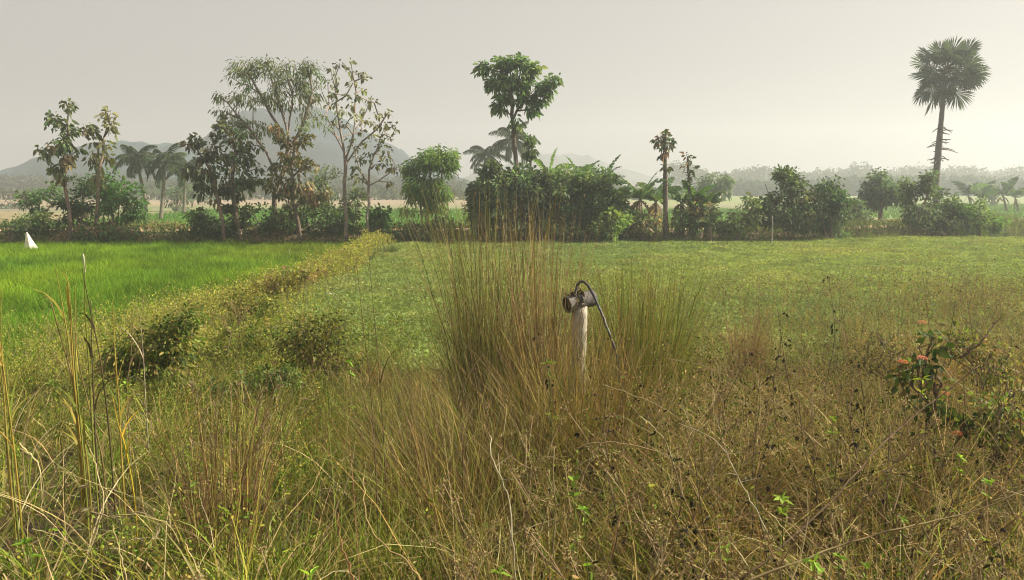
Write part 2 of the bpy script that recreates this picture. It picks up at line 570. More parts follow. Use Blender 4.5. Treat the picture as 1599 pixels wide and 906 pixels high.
# --- left group
tree('teak_tree', 'slim young teak with dark drooping leaf bunches at the far left', 'tree', 33.5, 105,
     [[(106, 388), (110, 340), (104, 300), (100, 250), (106, 200), (106, 168)]],
     [(104, 165, 7, 7, 3), (85, 188, 13, 9, 5), (104, 200, 10, 14, 6), (128, 203, 22, 8, 6), (98, 228, 24, 14, 11), (68, 237, 13, 8, 4), (112, 250, 16, 10, 6), (88, 258, 12, 8, 4), (97, 280, 7, 6, 2)],
     L_(), r0=0.075)
tree('teak_tree', 'slim teak with pale thin top beside the dark leaved one at far left', 'tree', 34.0, 152,
     [[(151, 388), (150, 330), (158, 260), (164, 215), (166, 175)]],
     [(166, 180, 14, 12, 5), (172, 200, 14, 10, 5), (160, 225, 14, 14, 7), (150, 250, 12, 12, 6), (172, 245, 14, 8, 4), (155, 280, 14, 14, 6)],
     L_(n_each=6, L=0.24, W=0.13, cols=[(0.11, 0.11, 0.06), (0.08, 0.085, 0.04)], weights=[1, 1]), r0=0.07)
BUSH = dict(n_each=46, spread=0.36, L=0.15, W=0.075, cols=[(0.05, 0.085, 0.025), (0.035, 0.06, 0.02), (0.08, 0.12, 0.035)], weights=[3, 2, 2], droop=0.2)
def B_(**k):
    d = dict(BUSH); d.update(k); return d
def bush(name, label, D, bpx, ell, leaf, r0=0.06, depth=1.0, cat='bush', group=None, nst=3, bark=(0.16, 0.12, 0.09)):
    top = min(e[1] - e[3] * .3 for e in ell)
    cxs = [e[0] for e in ell]
    st = [[(bpx + rng.normal(0, 4), 388), ((bpx + c) / 2 + rng.normal(0, 3), 345), (c, top + 18)] for c in rng.choice(cxs, nst)]
    return tree(name, label, cat, D, bpx, st, ell, leaf, group, depth, r0, 0.008, bark, 'foliage', 0.4)

bush('leafy_bush', 'dense dark green bush between the two slim teaks at left', 36.0, 128, [(130, 310, 30, 34, 20), (112, 330, 22, 24, 10), (150, 300, 22, 30, 12)], B_(cols=[(0.04, 0.07, 0.03), (0.03, 0.05, 0.025)], weights=[1, 1]))
bush('leafy_bush', 'rounded mid green bush right of the slim teaks at left', 35.0, 185, [(185, 320, 30, 36, 26), (170, 292, 18, 26, 12), (208, 320, 16, 28, 10)], B_(cols=[(0.055, 0.11, 0.035), (0.045, 0.08, 0.03)], weights=[1, 1]))
bush('leafy_bush', 'small airy bush with bare lower stems at the far left', 36.0, 55, [(46, 308, 16, 12, 8), (62, 330, 16, 14, 6), (80, 305, 14, 16, 6)], B_(n_each=40, spread=.35, cols=[(0.06, 0.10, 0.045)], weights=[1]))
bush('leafy_bush', 'low pale green bush by the track at the left edge', 34.5, 40, [(42, 352, 20, 13, 12), (60, 345, 12, 12, 6)], B_(cols=[(0.07, 0.10, 0.04)], weights=[1]))
bush('leafy_bush', 'low mixed bush under the slim teaks beside the track', 34.0, 150, [(150, 362, 34, 16, 16), (190, 365, 20, 12, 8)], B_(cols=[(0.05, 0.075, 0.03), (0.10, 0.09, 0.05)], weights=[2, 1]))

# --- centre-left group
tree('teak_tree', 'leaning teak with very dark leaf bunches beside the coconut palms', 'tree', 33.5, 345,
     [[(352, 388), (345, 340), (335, 290), (318, 250), (296, 218)]],
     [(298, 222, 14, 10, 6), (316, 240, 20, 14, 10), (300, 265, 14, 12, 5), (326, 270, 18, 16, 8), (320, 295, 14, 10, 5), (345, 300, 16, 14, 5)],
     L_(cols=[(0.04, 0.052, 0.028), (0.05, 0.048, 0.032)], weights=[1, 1], n_each=17), r0=0.08)
tree('teak_tree', 'dark crowned teak left of the tall feathery tree', 'tree', 34.0, 375,
     [[(378, 388), (368, 340), (362, 290), (366, 240), (362, 190)]],
     [(345, 205, 16, 18, 8), (370, 215, 20, 20, 12), (392, 235, 20, 22, 12), (352, 245, 22, 14, 9), (365, 275, 30, 18, 14), (395, 280, 22, 20, 10), (360, 310, 26, 16, 9)],
     L_(n_each=16, cols=[(0.05, 0.07, 0.035), (0.06, 0.065, 0.035)], weights=[1, 1]), r0=0.10)
tree('tall_airy_tree', 'tallest feathery tree with wide thin crown and bare branches', 'tree', 35.0, 455,
     [[(432, 388), (432, 350), (430, 300), (448, 250), (450, 200), (456, 160), (448, 110)],
      [(449, 230), (430, 190), (408, 150), (385, 110)], [(449, 235), (470, 200), (485, 150), (480, 105)], [(436, 280), (410, 230), (380, 190), (355, 160)], [(450, 215), (440, 170), (425, 130), (415, 100)]],
     [(375, 110, 22, 14, 16), (410, 105, 26, 12, 18), (450, 115, 30, 18, 24), (485, 112, 16, 16, 12), (390, 150, 34, 20, 20), (440, 150, 34, 20, 22), (485, 150, 22, 22, 16), (365, 185, 22, 22, 14), (480, 185, 20, 14, 8), (410, 200, 28, 14, 10), (345, 160, 10, 18, 5)],
     dict(n_each=26, spread=0.38, L=0.135, W=0.042, cols=[(0.085, 0.10, 0.055), (0.06, 0.08, 0.04)], weights=[1, 1], droop=0.5), r0=0.13, rtip=0.010, bark=(0.24, 0.19, 0.15), wob=.07)
tree('teak_tree', 'brown leaved teak hugging the trunk of the tall feathery tree', 'tree', 33.8, 462,
     [[(470, 388), (462, 330), (456, 270), (462, 215)]],
     [(440, 212, 22, 14, 10), (468, 215, 14, 14, 6), (445, 250, 24, 20, 13), (478, 258, 20, 16, 9), (440, 290, 24, 18, 11), (475, 295, 28, 20, 14), (500, 310, 18, 12, 6), (450, 325, 22, 14, 7)],
     L_(cols=[(0.08, 0.075, 0.04), (0.06, 0.07, 0.035), (0.11, 0.085, 0.045)], weights=[2, 3, 1], n_each=16), r0=0.085)
def sparse_teak(label, D, bpx, stems, ends, leaf, r0=.1):
    b = base_pt(bpx, D)
    root = thing('teak_tree', label, 'tree', b)
    ST = []
    for s in stems:
        p = np.array([at(x, y, D + rng.normal(0, .3) * (j > 0)) for j, (x, y) in enumerate(s)])
        if s[0][1] > 345: p[0][2] = float(gz(p[0][0], p[0][1])) - 0.05
        ST.append(p)
    C = np.array([at(x, y, D + rng.normal(0, .7)) for x, y in ends])
    A, par, r = grow(ST, C, 0.010, r0, 0.4, 0.05, 0.02)
    m = MB(); wood(m, A, par, r, (0.26, 0.21, 0.17)); m.build('trunk', M_BARK, root)
    m = MB(); foliage(m, C, **leaf); m.build('crown', M_LEAF, root)
    return root
sparse_teak('nearly bare teak with upright forked branches and few leaf tufts', 33.5, 540,
     [[(541, 388), (540, 330), (538, 290), (540, 252), (532, 200), (524, 150), (517, 108)],
      [(540, 250), (552, 205), (556, 150), (548, 98)], [(536, 235), (522, 205), (508, 180)], [(553, 205), (572, 175), (580, 150)], [(541, 255), (562, 225), (585, 205), (600, 185)]],
     [(517, 106), (524, 118), (530, 100), (546, 96), (548, 112), (551, 130), (563, 114), (570, 120), (566, 140), (560, 150), (527, 135), (518, 145), (514, 165), (524, 160), (530, 175), (505, 182), (520, 190), (540, 150), (538, 175), (548, 165), (575, 158), (584, 160), (566, 172), (574, 188), (590, 178), (607, 175), (596, 195), (562, 190), (540, 195), (550, 215), (580, 210), (512, 200), (585, 195), (566, 205), (512, 128), (556, 180)],
     L_(n_each=12, L=0.16, W=0.09, spread=.2, cols=[(0.09, 0.10, 0.055), (0.07, 0.075, 0.04)], weights=[1, 1]), r0=0.08)
sparse_teak('thin small teak with drooping leaf tufts next to the nearly bare one', 33.0, 576,
     [[(576, 388), (574, 340), (575, 292), (578, 260), (590, 225), (606, 190)], [(576, 290), (560, 260), (555, 240)], [(576, 290), (600, 278), (620, 262)]],
     [(606, 195), (600, 210), (610, 215), (592, 218), (588, 240), (572, 225), (604, 235), (560, 245), (556, 262), (552, 230), (585, 258), (598, 255), (612, 262), (620, 265), (608, 285), (568, 250), (575, 240), (617, 200), (596, 228), (550, 275), (563, 280), (604, 245)],
     L_(n_each=12, L=0.16, W=0.085, spread=.22, cols=[(0.07, 0.075, 0.035), (0.05, 0.055, 0.03)], weights=[1, 1]), r0=0.06)
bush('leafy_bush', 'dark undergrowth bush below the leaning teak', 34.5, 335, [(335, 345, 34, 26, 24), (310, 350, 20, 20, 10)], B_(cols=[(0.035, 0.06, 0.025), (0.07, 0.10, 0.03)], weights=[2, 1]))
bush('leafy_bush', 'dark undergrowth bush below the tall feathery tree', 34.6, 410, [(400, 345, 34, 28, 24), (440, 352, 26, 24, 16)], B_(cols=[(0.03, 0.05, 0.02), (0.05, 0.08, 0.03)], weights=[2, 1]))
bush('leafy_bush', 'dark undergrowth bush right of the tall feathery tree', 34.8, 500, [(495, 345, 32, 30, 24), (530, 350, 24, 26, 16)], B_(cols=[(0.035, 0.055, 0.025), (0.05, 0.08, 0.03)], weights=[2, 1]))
bush('leafy_bush', 'paler upright bush behind the nearly bare teak', 37.0, 520, [(512, 290, 20, 30, 12), (550, 320, 20, 30, 12)], B_(n_each=45, cols=[(0.06, 0.08, 0.045)], weights=[1]))
bush('leafy_bush', 'small glossy dark shrub standing before the green strip', 33.5, 592, [(592, 342, 12, 15, 9)], B_(L=.2, W=.1, n_each=35, cols=[(0.035, 0.07, 0.02)], weights=[1]))
bush('leafy_bush', 'low dark hedge clump at the field edge left of the big bush', 34.0, 655, [(640, 368, 34, 14, 16), (690, 362, 32, 18, 18)], B_(cols=[(0.035, 0.05, 0.022), (0.08, 0.08, 0.04)], weights=[2, 1]))

# --- light green tree
tree('willowy_tree', 'bright green bushy tree with several slanting stems', 'tree', 35.5, 672,
     [[(662, 388), (658, 345), (655, 315), (652, 280)], [(676, 388), (678, 350), (684, 310), (690, 270)], [(672, 388), (668, 350), (672, 300), (670, 245)], [(680, 388), (692, 345), (700, 325)]],
     [(672, 245, 26, 16, 20), (652, 265, 18, 20, 14), (690, 262, 26, 16, 16), (706, 245, 14, 7, 6), (660, 295, 24, 20, 18), (690, 298, 22, 22, 18), (645, 300, 14, 12, 6), (672, 322, 20, 14, 8), (634, 325, 10, 8, 2)],
     dict(n_each=55, spread=0.36, L=0.17, W=0.05, cols=[(0.065, 0.11, 0.032), (0.05, 0.085, 0.028), (0.085, 0.13, 0.04)], weights=[2, 1, 1], droop=0.35), r0=0.07, bark=(0.14, 0.11, 0.08))

# --- tall umbrella tree
tree('umbrella_tree', 'tall single trunked tree with wide flat topped leafy crown', 'tree', 34.5, 803,
     [[(806, 388), (805, 330), (806, 270), (803, 220), (799, 172), (798, 140)], [(800, 190), (812, 165), (835, 145)]],
     [(758, 108, 14, 8, 9), (782, 104, 15, 12, 12), (805, 99, 14, 9, 12), (828, 108, 10, 9, 8), (864, 125, 12, 6, 7), (848, 138, 14, 9, 9), (810, 130, 26, 16, 18), (775, 130, 18, 12, 11), (800, 152, 24, 12, 13), (780, 165, 12, 7, 6), (838, 155, 14, 9, 7), (832, 172, 10, 5, 4), (806, 192, 8, 10, 4)],
     dict(n_each=24, spread=0.27, L=0.20, W=0.10, cols=[(0.07, 0.105, 0.045), (0.05, 0.08, 0.035), (0.11, 0.15, 0.06)], weights=[3, 2, 1], droop=0.3), r0=0.10, bark=(0.13, 0.10, 0.08))
# --- big bushes
bush('large_bush', 'big dark dense bush under the umbrella shaped tree', 34.0, 790, [(775, 310, 40, 40, 66), (820, 300, 40, 44, 70), (760, 340, 28, 30, 30), (800, 350, 40, 24, 36), (770, 272, 18, 16, 16), (845, 290, 22, 26, 26)],
     B_(L=.19, W=.09, cols=[(0.04, 0.06, 0.03), (0.03, 0.045, 0.02), (0.07, 0.095, 0.045)], weights=[3, 2, 1]), r0=0.10)
bush('large_bush', 'big dense mid green bush between the umbrella tree and banana plants', 34.6, 900, [(880, 308, 42, 46, 80), (930, 308, 40, 44, 72), (860, 350, 40, 26, 36), (950, 335, 30, 34, 36), (900, 355, 40, 22, 30)],
     B_(L=.18, W=.085, cols=[(0.05, 0.085, 0.03), (0.035, 0.055, 0.022), (0.09, 0.125, 0.05)], weights=[3, 2, 2]), r0=0.10)
bush('leafy_bush', 'bright yellow green bush at the foot of the big bushes', 33.3, 950, [(960, 345, 20, 20, 12), (940, 362, 22, 12, 8)], B_(cols=[(0.11, 0.16, 0.04), (0.08, 0.11, 0.04)], weights=[1, 1]))
bush('vine_clad_stump', 'narrow stump wrapped in vines above the big bush', 35.0, 829, [(829, 236, 9, 20, 8), (828, 222, 6, 8, 4)], B_(n_each=40, spread=.2, cols=[(0.05, 0.075, 0.03)], weights=[1]), cat='stump', nst=1)

# --- palms
def coconut(label, D, cpx, cpy, bpx, bpy_, fr, n=17, c=(0.055, 0.085, 0.04), group=None, name='coconut_palm'):
    """cpx,cpy crown centre; fr frond length in metres"""
    b = at(bpx, bpy_, D); b[2] = float(gz(b[0], b[1])) - .05
    root = thing(name, label, 'palm tree', b, group)
    top = at(cpx, cpy, D)
    pts = spline([b, b * .6 + top * .4 + np.array([(b[0] - top[0]) * .12, .2, 0]), top], 14)
    m = MB(); tube(m, pts, np.linspace(0.17, 0.10, 14), jit((0.17, 0.14, 0.11), 14 * 8 + 2, .1), 8); m.build('trunk', M_BARK, root)
    for k in range(n):
        m = MB()
        a = k * 2.399 + rng.normal(0, .2); e = R(70 - 105 * (k / n) + rng.normal(0, 7))
        L = fr * rng.uniform(.85, 1.1)
        t = np.linspace(0, 1, 13)
        el = e - t ** 1.3 * R(80 + rng.normal(0, 8))
        st = L / 12
        hr = np.concatenate([[0], np.cumsum(np.cos(el[1:]) * st)]); vr = np.concatenate([[0], np.cumsum(np.sin(el[1:]) * st)])
        P = top + np.stack([np.cos(a) * hr, np.sin(a) * hr, vr], -1)
        frusta(m, P[:-1], P[1:], np.linspace(.03, .006, 12), np.linspace(.027, .004, 12), np.array((0.14, 0.14, 0.06)), 4)
        tt = np.linspace(0.14, 1, 36)
        bp = np.stack([np.interp(tt, t, P[:, j]) for j in range(3)], -1)
        dd = unit(np.stack([np.interp(tt, t, np.gradient(P[:, j])) for j in range(3)], -1))
        sd_ = np.array([-np.sin(a), np.cos(a), 0])
        for sg in (-1, 1):
            d = dd * .7 + sg * sd_ * .75 + np.array([0, 0, -.55]) + rng.normal(0, .1, (36, 3))
            LL = fr * 0.27 * np.sin(np.pi * np.clip(tt * .86 + .14, 0, 1)) ** .6 + .05
            leaves(m, bp, d, LL, 0.055 * fr / 2.4, jit(c, 36, .2), fold=.1, droop=.35)
        m.build('frond', M_LEAF, root)
    return root
G1 = 'coconut palms behind the trees at left'
coconut('leftmost coconut palm with drooping fronds beyond the green bushes', 60, 212, 248, 229, 342, 2.0)
coconut('straight coconut palm right of the leftmost one, in front of the hill', 60, 258, 253, 251, 345, 2.2)
coconut('paler coconut palm partly hidden by the leaning teak', 70, 289, 262, 287, 340, 2.2, c=(0.06, 0.08, 0.05))
coconut('hazy coconut palm left of the umbrella tree trunk', 75, 762, 243, 770, 335, 2.6, c=(0.06, 0.08, 0.05))
coconut('taller hazy coconut palm directly behind the umbrella tree trunk', 66, 803, 218, 806, 340, 2.3, c=(0.065, 0.085, 0.045))

def palmyra(label, D):
    b = base_pt(1462, D)
    root = thing('palmyra_palm', label, 'palm tree', b)
    path = [b, at(1461, 300, D), at(1465, 240, D), at(1470, 185, D), at(1476, 120, D)]
    pts = spline(path, 40)
    m = MB(); rr = np.interp(np.arange(40), [0, 6, 20, 28, 39], [.27, .20, .21, .16, .13]) * (1 + .05 * np.sin(np.arange(40) * 2.4))
    tube(m, pts, rr, jit((0.11, 0.095, 0.085), 40 * 10 + 2, .15), 10); m.build('trunk', M_BARK, root)
    # dead leaf stubs
    for k in range(34):
        m = MB()
        t = rng.uniform(0.42, 0.70); j = t * 39; p = np.array([np.interp(j, np.arange(40), pts[:, q]) for q in range(3)])
        a = rng.uniform(0, 2 * np.pi); L = rng.uniform(.25, .75) if k > 2 else 1.4
        if k <= 2: a = 0.1 + k * .25
        d = np.array([np.cos(a), np.sin(a), rng.uniform(-.5, .3)])
        tube(m, spline([p, p + d * L * .5, p + d * L + np.array([0, 0, -.12 * L])], 5), np.linspace(.05, .018, 5), (0.12, 0.10, 0.08), 5)
        m.build('leaf_stub', M_BARK, root)
    top = at(1478, 110, D)
    for k in range(46):
        fr = (k + .5) / 46
        z = 1 - 1.95 * fr
        a = k * 2.39996 + rng.normal(0, .2)
        s = math.sqrt(max(0, 1 - z * z))
        d = unit(np.array([np.cos(a) * s, np.sin(a) * s, z]) + rng.normal(0, .06, 3))
        if rng.random() < .12: continue
        m = MB()
        PL = rng.uniform(.95, 1.65) * (1.22 if abs(z) > .55 else 1.0)
        p1 = top + d * PL + np.array([0, 0, -.05])
        tube(m, spline([top + d * .1, top + d * PL * .5 + np.array([0, 0, .06]), p1], 6), np.linspace(.04, .02, 6), (0.16, 0.16, 0.07), 5)
        # fan blade: pleated segments with free pointed tips
        side = unit(np.cross(d, rng.normal(0, 1, 3) + np.array([0, -1.0, 0]))); nn = np.cross(side, d)
        ns = 34; th = np.linspace(-R(138), R(138), ns)
        Lf = rng.uniform(.95, 1.30) * (0.82 + 0.18 * np.cos(th))
        dirs = np.cos(th)[:, None] * d + np.sin(th)[:, None] * side
        dirs = unit(dirs + nn * (0.20 * np.abs(np.sin(th)))[:, None] - np.array([0, 0, .10]) + rng.normal(0, .03, (ns, 3)))
        perp = unit(np.cross(dirs, nn))
        wd_ = 0.074 * 1.15
        half = .62
        c = jit((0.05, 0.075, 0.045), ns, .2)
        pl = (np.arange(ns) % 2 * 2 - 1)[:, None] * nn * .02
        b0 = p1 + dirs * .02
        mL = p1 + dirs * (Lf * half)[:, None] + perp * wd_ * .5 + pl
        mR = p1 + dirs * (Lf * half)[:, None] - perp * wd_ * .5 - pl
        tp = p1 + dirs * Lf[:, None] - np.array([0, 0, .10]) * rng.uniform(.3, 1.5, (ns, 1))
        tp2 = tp + perp * .006
        V = np.stack([b0, mL, tp2, tp, mR], 1)
        i = np.arange(ns)[:, None] * 5
        Q = np.concatenate([np.concatenate([i, i + 1, i + 3, i + 4], 1)], 0)
        m.add(V, Q, np.repeat(c[:, None, :], 5, 1).reshape(-1, 3))
        m.build('fan_leaf', M_LEAF, root)
    for k in range(7):
        m = MB(); a = rng.uniform(0, 6.28)
        c0 = top + np.array([np.cos(a) * .3, np.sin(a) * .3, -.45 - rng.uniform(0, .3)])
        tube(m, spline([c0 + [0, 0, .13], c0 + [0, 0, .08], c0, c0 - [0, 0, .08], c0 - [0, 0, .12]], 7), [.02, .08, .11, .12, .11, .08, .02], (0.05, 0.035, 0.03), 8)
        m.build('palm_fruit', M_BARK, root)
    return root
palmyra('tall palmyra palm with round fan leaf crown standing alone at right', 52)

# --- banana plants
def banana(label, D, bpx, cpx, cpy, nleaf, L, c=(0.08, 0.15, 0.045), dead=4, name='banana_plant', group=None, up=70):
    b = base_pt(bpx, D)
    root = thing(name, label, 'banana plant', b, group)
    top = at(cpx, cpy, D)
    m = MB(); tube(m, spline([b, (b + top) / 2 + [0.04, 0, 0], top], 8), np.linspace(.13, .07, 8), jit((0.17, 0.14, 0.08), 8 * 8 + 2, .2), 8); m.build('stem', M_BARK, root)
    def leaf(a, e, Ln, W, cc, sag, nm):
        m = MB()
        n = 20
        t = np.linspace(0, 1, n)
        el = R(e) - t ** 1.4 * R(sag)
        st = Ln / (n - 1)
        hr = np.concatenate([[0], np.cumsum(np.cos(el[1:]) * st)]); vr = np.concatenate([[0], np.cumsum(np.sin(el[1:]) * st)])
        P = top + np.stack([np.cos(a) * hr, np.sin(a) * hr, vr], -1)
        tube(m, P, np.linspace(.03, .006, n), np.array(cc) * 1.6, 4, False)
        rho = rng.normal(0, .9)
        sd_ = np.array([-np.sin(a) * np.cos(rho), np.cos(a) * np.cos(rho), 0]) + math.sin(rho) * np.array([-np.cos(a) * math.sin(R(e)), -np.sin(a) * math.sin(R(e)), math.cos(R(e))])
        wt = W * np.sin(np.pi * np.clip((t - .08) / .92, 0, 1) ** .8) ** .55
        for sg in (-1, 1):
            for k in range(1, n - 1):
                if rng.random() < .05: continue
                dz = -abs(rng.normal(.2, .1)); w0, w1 = wt[k], wt[k + 1] if k + 1 < n else 0
                a0, a1 = P[k], P[k] + (P[k + 1] - P[k]) * rng.uniform(.9, 1.08)
                o = sg * sd_ + np.array([0, 0, dz + .15])
                sk = (P[min(k + 1, n - 1)] - P[k]) * .6
                m.add([a0, a0 + o * w0 * .5 + sk, a1 + o * w1 * .5 + sk, a1], [(0, 1, 2, 3)], jit(cc, 1, .12)[0])
        m.build(nm, M_LEAF, root)
    for k in range(nleaf):
        leaf(k * 2.4 + rng.normal(0, .3) + .3, up - 40 * k / nleaf + rng.normal(0, 8), L * rng.uniform(.95, 1.25), .62 * L / 1.6, jit(c, 1, .15)[0], 45 + 35 * k / nleaf + rng.normal(0, 8), 'leaf')
    for k in range(dead):
        leaf(rng.uniform(0, 6.28), -35, L * .6, .2, (0.20, 0.15, 0.09), 50, 'dead_leaf')
    return root
banana('banana plant with one upright bright leaf poking above the big bush', 35.8, 858, 860, 285, 4, 1.5, (0.13, 0.22, 0.05), 1, up=86)
banana('banana plant with leaves just above the top of the big bush', 36.2, 905, 905, 290, 5, 1.4, dead=1, up=78)
banana('banana plant with dark outstretched leaves right above the big bush', 36.0, 940, 945, 288, 5, 1.5, (0.06, 0.11, 0.04), 1, up=66)
banana('broad banana plant left of the thin pollarded trunk', 34.5, 997, 1000, 312, 9, 1.5, (0.10, 0.17, 0.06), 6)
banana('banana plant in the gap right behind the thin pollarded trunk', 36.5, 1022, 1024, 316, 8, 1.4, (0.09, 0.15, 0.06), 4)
banana('dry stemmed banana plant right of the thin pollarded trunk', 35.0, 1063, 1064, 318, 8, 1.1, (0.08, 0.15, 0.05), 8)
banana('bright leaved banana plant with tattered upright leaves', 35.0, 1086, 1084, 318, 9, 1.2, (0.11, 0.20, 0.05), 7)
banana('banana plant drooping over on the right side of the banana row', 34.5, 1100, 1104, 325, 8, 1.0, (0.06, 0.11, 0.04), 5)
bush('leafy_bush', 'low weeds round the feet of the broad banana plant', 34.0, 1000, [(990, 345, 22, 14, 10), (1015, 350, 20, 12, 8)], B_(n_each=40, cols=[(0.08, 0.11, 0.04), (0.14, 0.11, 0.06)], weights=[2, 1]))
bush('leafy_bush', 'bushy weeds below the tattered banana leaves', 34.2, 1080, [(1070, 345, 22, 14, 10), (1098, 335, 20, 18, 12), (1085, 320, 14, 10, 6)], B_(n_each=45, cols=[(0.06, 0.09, 0.035), (0.13, 0.10, 0.06)], weights=[2, 1]))
banana('young knee high banana plant at the end of the banana row', 33.6, 1108, 1108, 352, 5, .8, (0.10, 0.17, 0.05), 0)

def pollard(label, D, px, top, tufts, n, r0, py0=388):
    b = base_pt(px, D)
    root = thing('pollarded_tree', label, 'tree', b)
    pts = spline([b, at(px, 300, D), at(px + (top[0] - px) * .6, (300 + top[1]) / 2, D), at(top[0], top[1], D)], 24)
    m = MB(); tube(m, pts, np.linspace(r0, r0 * .6, 24) * (1 + .12 * rng.normal(0, 1, 24)), jit((0.12, 0.10, 0.08), 24 * 7 + 2, .2), 7)
    for k in range(16):
        j = rng.integers(9, 23); a = rng.uniform(0, 6.28)
        m2 = np.array([np.cos(a), np.sin(a), .2]) * rng.uniform(.1, .28)
        frusta(m, pts[j:j + 1], pts[j:j + 1] + m2, .03, .012, (0.12, 0.10, 0.08), 5)
    m.build('trunk', M_BARK, root)
    C = np.array([at(x, y, D + rng.normal(0, .15)) for x, y in tufts])
    m = MB(); foliage(m, C, n, .17, .2, .1, [(0.04, 0.06, 0.03), (0.09, 0.07, 0.05)], [2, 1], droop=.3); m.build('crown', M_LEAF, root)
pollard('thin pollarded trunk with a small dark leaf knob on top', 34.0, 1039, (1038, 214),
        [(1032, 216), (1040, 212), (1046, 220), (1030, 224), (1038, 224), (1044, 228), (1034, 232), (1050, 222), (1038, 208), (1035, 245), (1041, 262), (1028, 220), (1037, 240)], 16, .13)
pollard('shorter knobbly bare trunk among the banana leaves', 35.0, 1077, (1074, 246),
        [(1072, 244), (1078, 248), (1071, 260), (1079, 266), (1080, 276), (1073, 282)], 9, .09)

# --- right group
tree('hazy_tree', 'hazy round tree in the gap right of the banana row', 'tree', 75, 1115,
     [[(1110, 352), (1112, 320), (1118, 290)]], [(1118, 285, 22, 14, 16), (1100, 292, 12, 12, 6), (1130, 292, 12, 10, 6)],
     dict(n_each=40, spread=.6, L=.3, W=.12, cols=[(0.06, 0.085, 0.045)], weights=[1], droop=.4), r0=.14)
bush('leafy_bush', 'pale weedy bush beside the young banana plant', 33.5, 1150, [(1160, 345, 26, 18, 14), (1135, 358, 20, 12, 8), (1168, 318, 10, 8, 4)], B_(cols=[(0.09, 0.11, 0.05), (0.06, 0.09, 0.03)], weights=[1, 1]))
bush('vine_clad_tree', 'vine wrapped tree with a ragged top left of centre right group', 34.2, 1235, [(1232, 275, 18, 9, 9), (1218, 272, 6, 6, 3), (1240, 295, 20, 16, 14), (1215, 330, 28, 26, 22), (1245, 335, 24, 30, 20), (1195, 330, 20, 20, 10)],
     B_(L=.16, cols=[(0.05, 0.075, 0.035), (0.08, 0.095, 0.045), (0.03, 0.05, 0.02)], weights=[2, 1, 2]), cat='tree')
bush('leafy_bush', 'tall dark green bush right of the vine wrapped tree', 34.6, 1292, [(1295, 305, 24, 22, 20), (1280, 330, 24, 30, 20), (1310, 325, 18, 26, 14), (1300, 350, 26, 16, 10)],
     B_(cols=[(0.04, 0.07, 0.03), (0.03, 0.05, 0.022)], weights=[1, 1]))
tree('round_tree', 'round crowned hazy tree behind the track at right', 'tree', 46, 1375,
     [[(1374, 352), (1375, 330), (1378, 300)]], [(1380, 290, 22, 22, 28), (1368, 305, 18, 18, 12), (1352, 318, 14, 12, 6), (1395, 310, 12, 18, 8)],
     dict(n_each=55, spread=.45, L=.19, W=.09, cols=[(0.045, 0.07, 0.04)], weights=[1], droop=.2), r0=.12)
bush('vine_clad_tree', 'pair of narrow vine columns left of the palmyra palm', 37.0, 1425, [(1418, 295, 10, 22, 14), (1445, 292, 9, 20, 12), (1430, 330, 26, 26, 20), (1452, 275, 6, 4, 2)],
     B_(L=.14, spread=.3, cols=[(0.06, 0.085, 0.045), (0.05, 0.07, 0.035)], weights=[1, 1]), cat='tree')
bush('leafy_bush', 'dense bush at the foot of the palmyra palm', 37.5, 1480, [(1470, 320, 24, 22, 20), (1500, 328, 26, 18, 18), (1475, 345, 34, 14, 14)],
     B_(cols=[(0.05, 0.085, 0.03), (0.035, 0.055, 0.025), (0.09, 0.13, 0.04)], weights=[2, 2, 1]))
bush('leafy_bush', 'round sunlit bush at the right end of the hedge', 37.0, 1535, [(1525, 330, 22, 16, 14), (1545, 345, 18, 14, 10), (1510, 350, 16, 12, 6)],
     B_(cols=[(0.075, 0.12, 0.035), (0.05, 0.08, 0.03)], weights=[1, 1]))
bush('leafy_bush', 'low bush in the haze left of the round crowned tree', 42, 1330, [(1330, 325, 16, 12, 8), (1345, 335, 16, 10, 6)], B_(cols=[(0.05, 0.08, 0.04)], weights=[1]))
# distant single trees
for k, (px, D, ell, lb) in enumerate([
        (275, 80, [(280, 310, 16, 20, 12)], 'hazy small tree under the coconut palms'),
        (300, 95, [(303, 300, 14, 22, 12)], 'hazy narrow tree behind the leaning teak'),
        (10, 90, [(12, 322, 22, 10, 8)], 'low hazy scrub tree at the left edge of the far field'),
        (330, 110, [(330, 300, 20, 14, 10)], 'hazy spreading tree at the foot of the big hill'),
        (490, 90, [(490, 285, 18, 30, 14)], 'hazy tall tree seen through the teaks'),
        (1550, 95, [(1550, 300, 10, 14, 8)], 'hazy upright tree in the far grove at right')]):
    tree('hazy_tree', lb, 'tree', D, px, [[(px, 352), (px, 325), (ell[0][0], ell[0][1])]], ell,
         dict(n_each=40, spread=.02 * D / 2.2, L=.3, W=.14, cols=[(0.05, 0.07, 0.045)], weights=[1], droop=.3), r0=.12)
for k, (px, lb) in enumerate([(1512, 'leftmost upright banana plant of the far hazy grove'), (1530, 'second banana plant of the far hazy grove'), (1566, 'tall banana plant right of the middle of the far grove'), (1585, 'last banana plant of the far hazy grove at the right edge')]):
    banana(lb, 78, px, px, 306 + (k % 2) * 4, 6, 2.0, (0.07, 0.12, 0.05), 3)

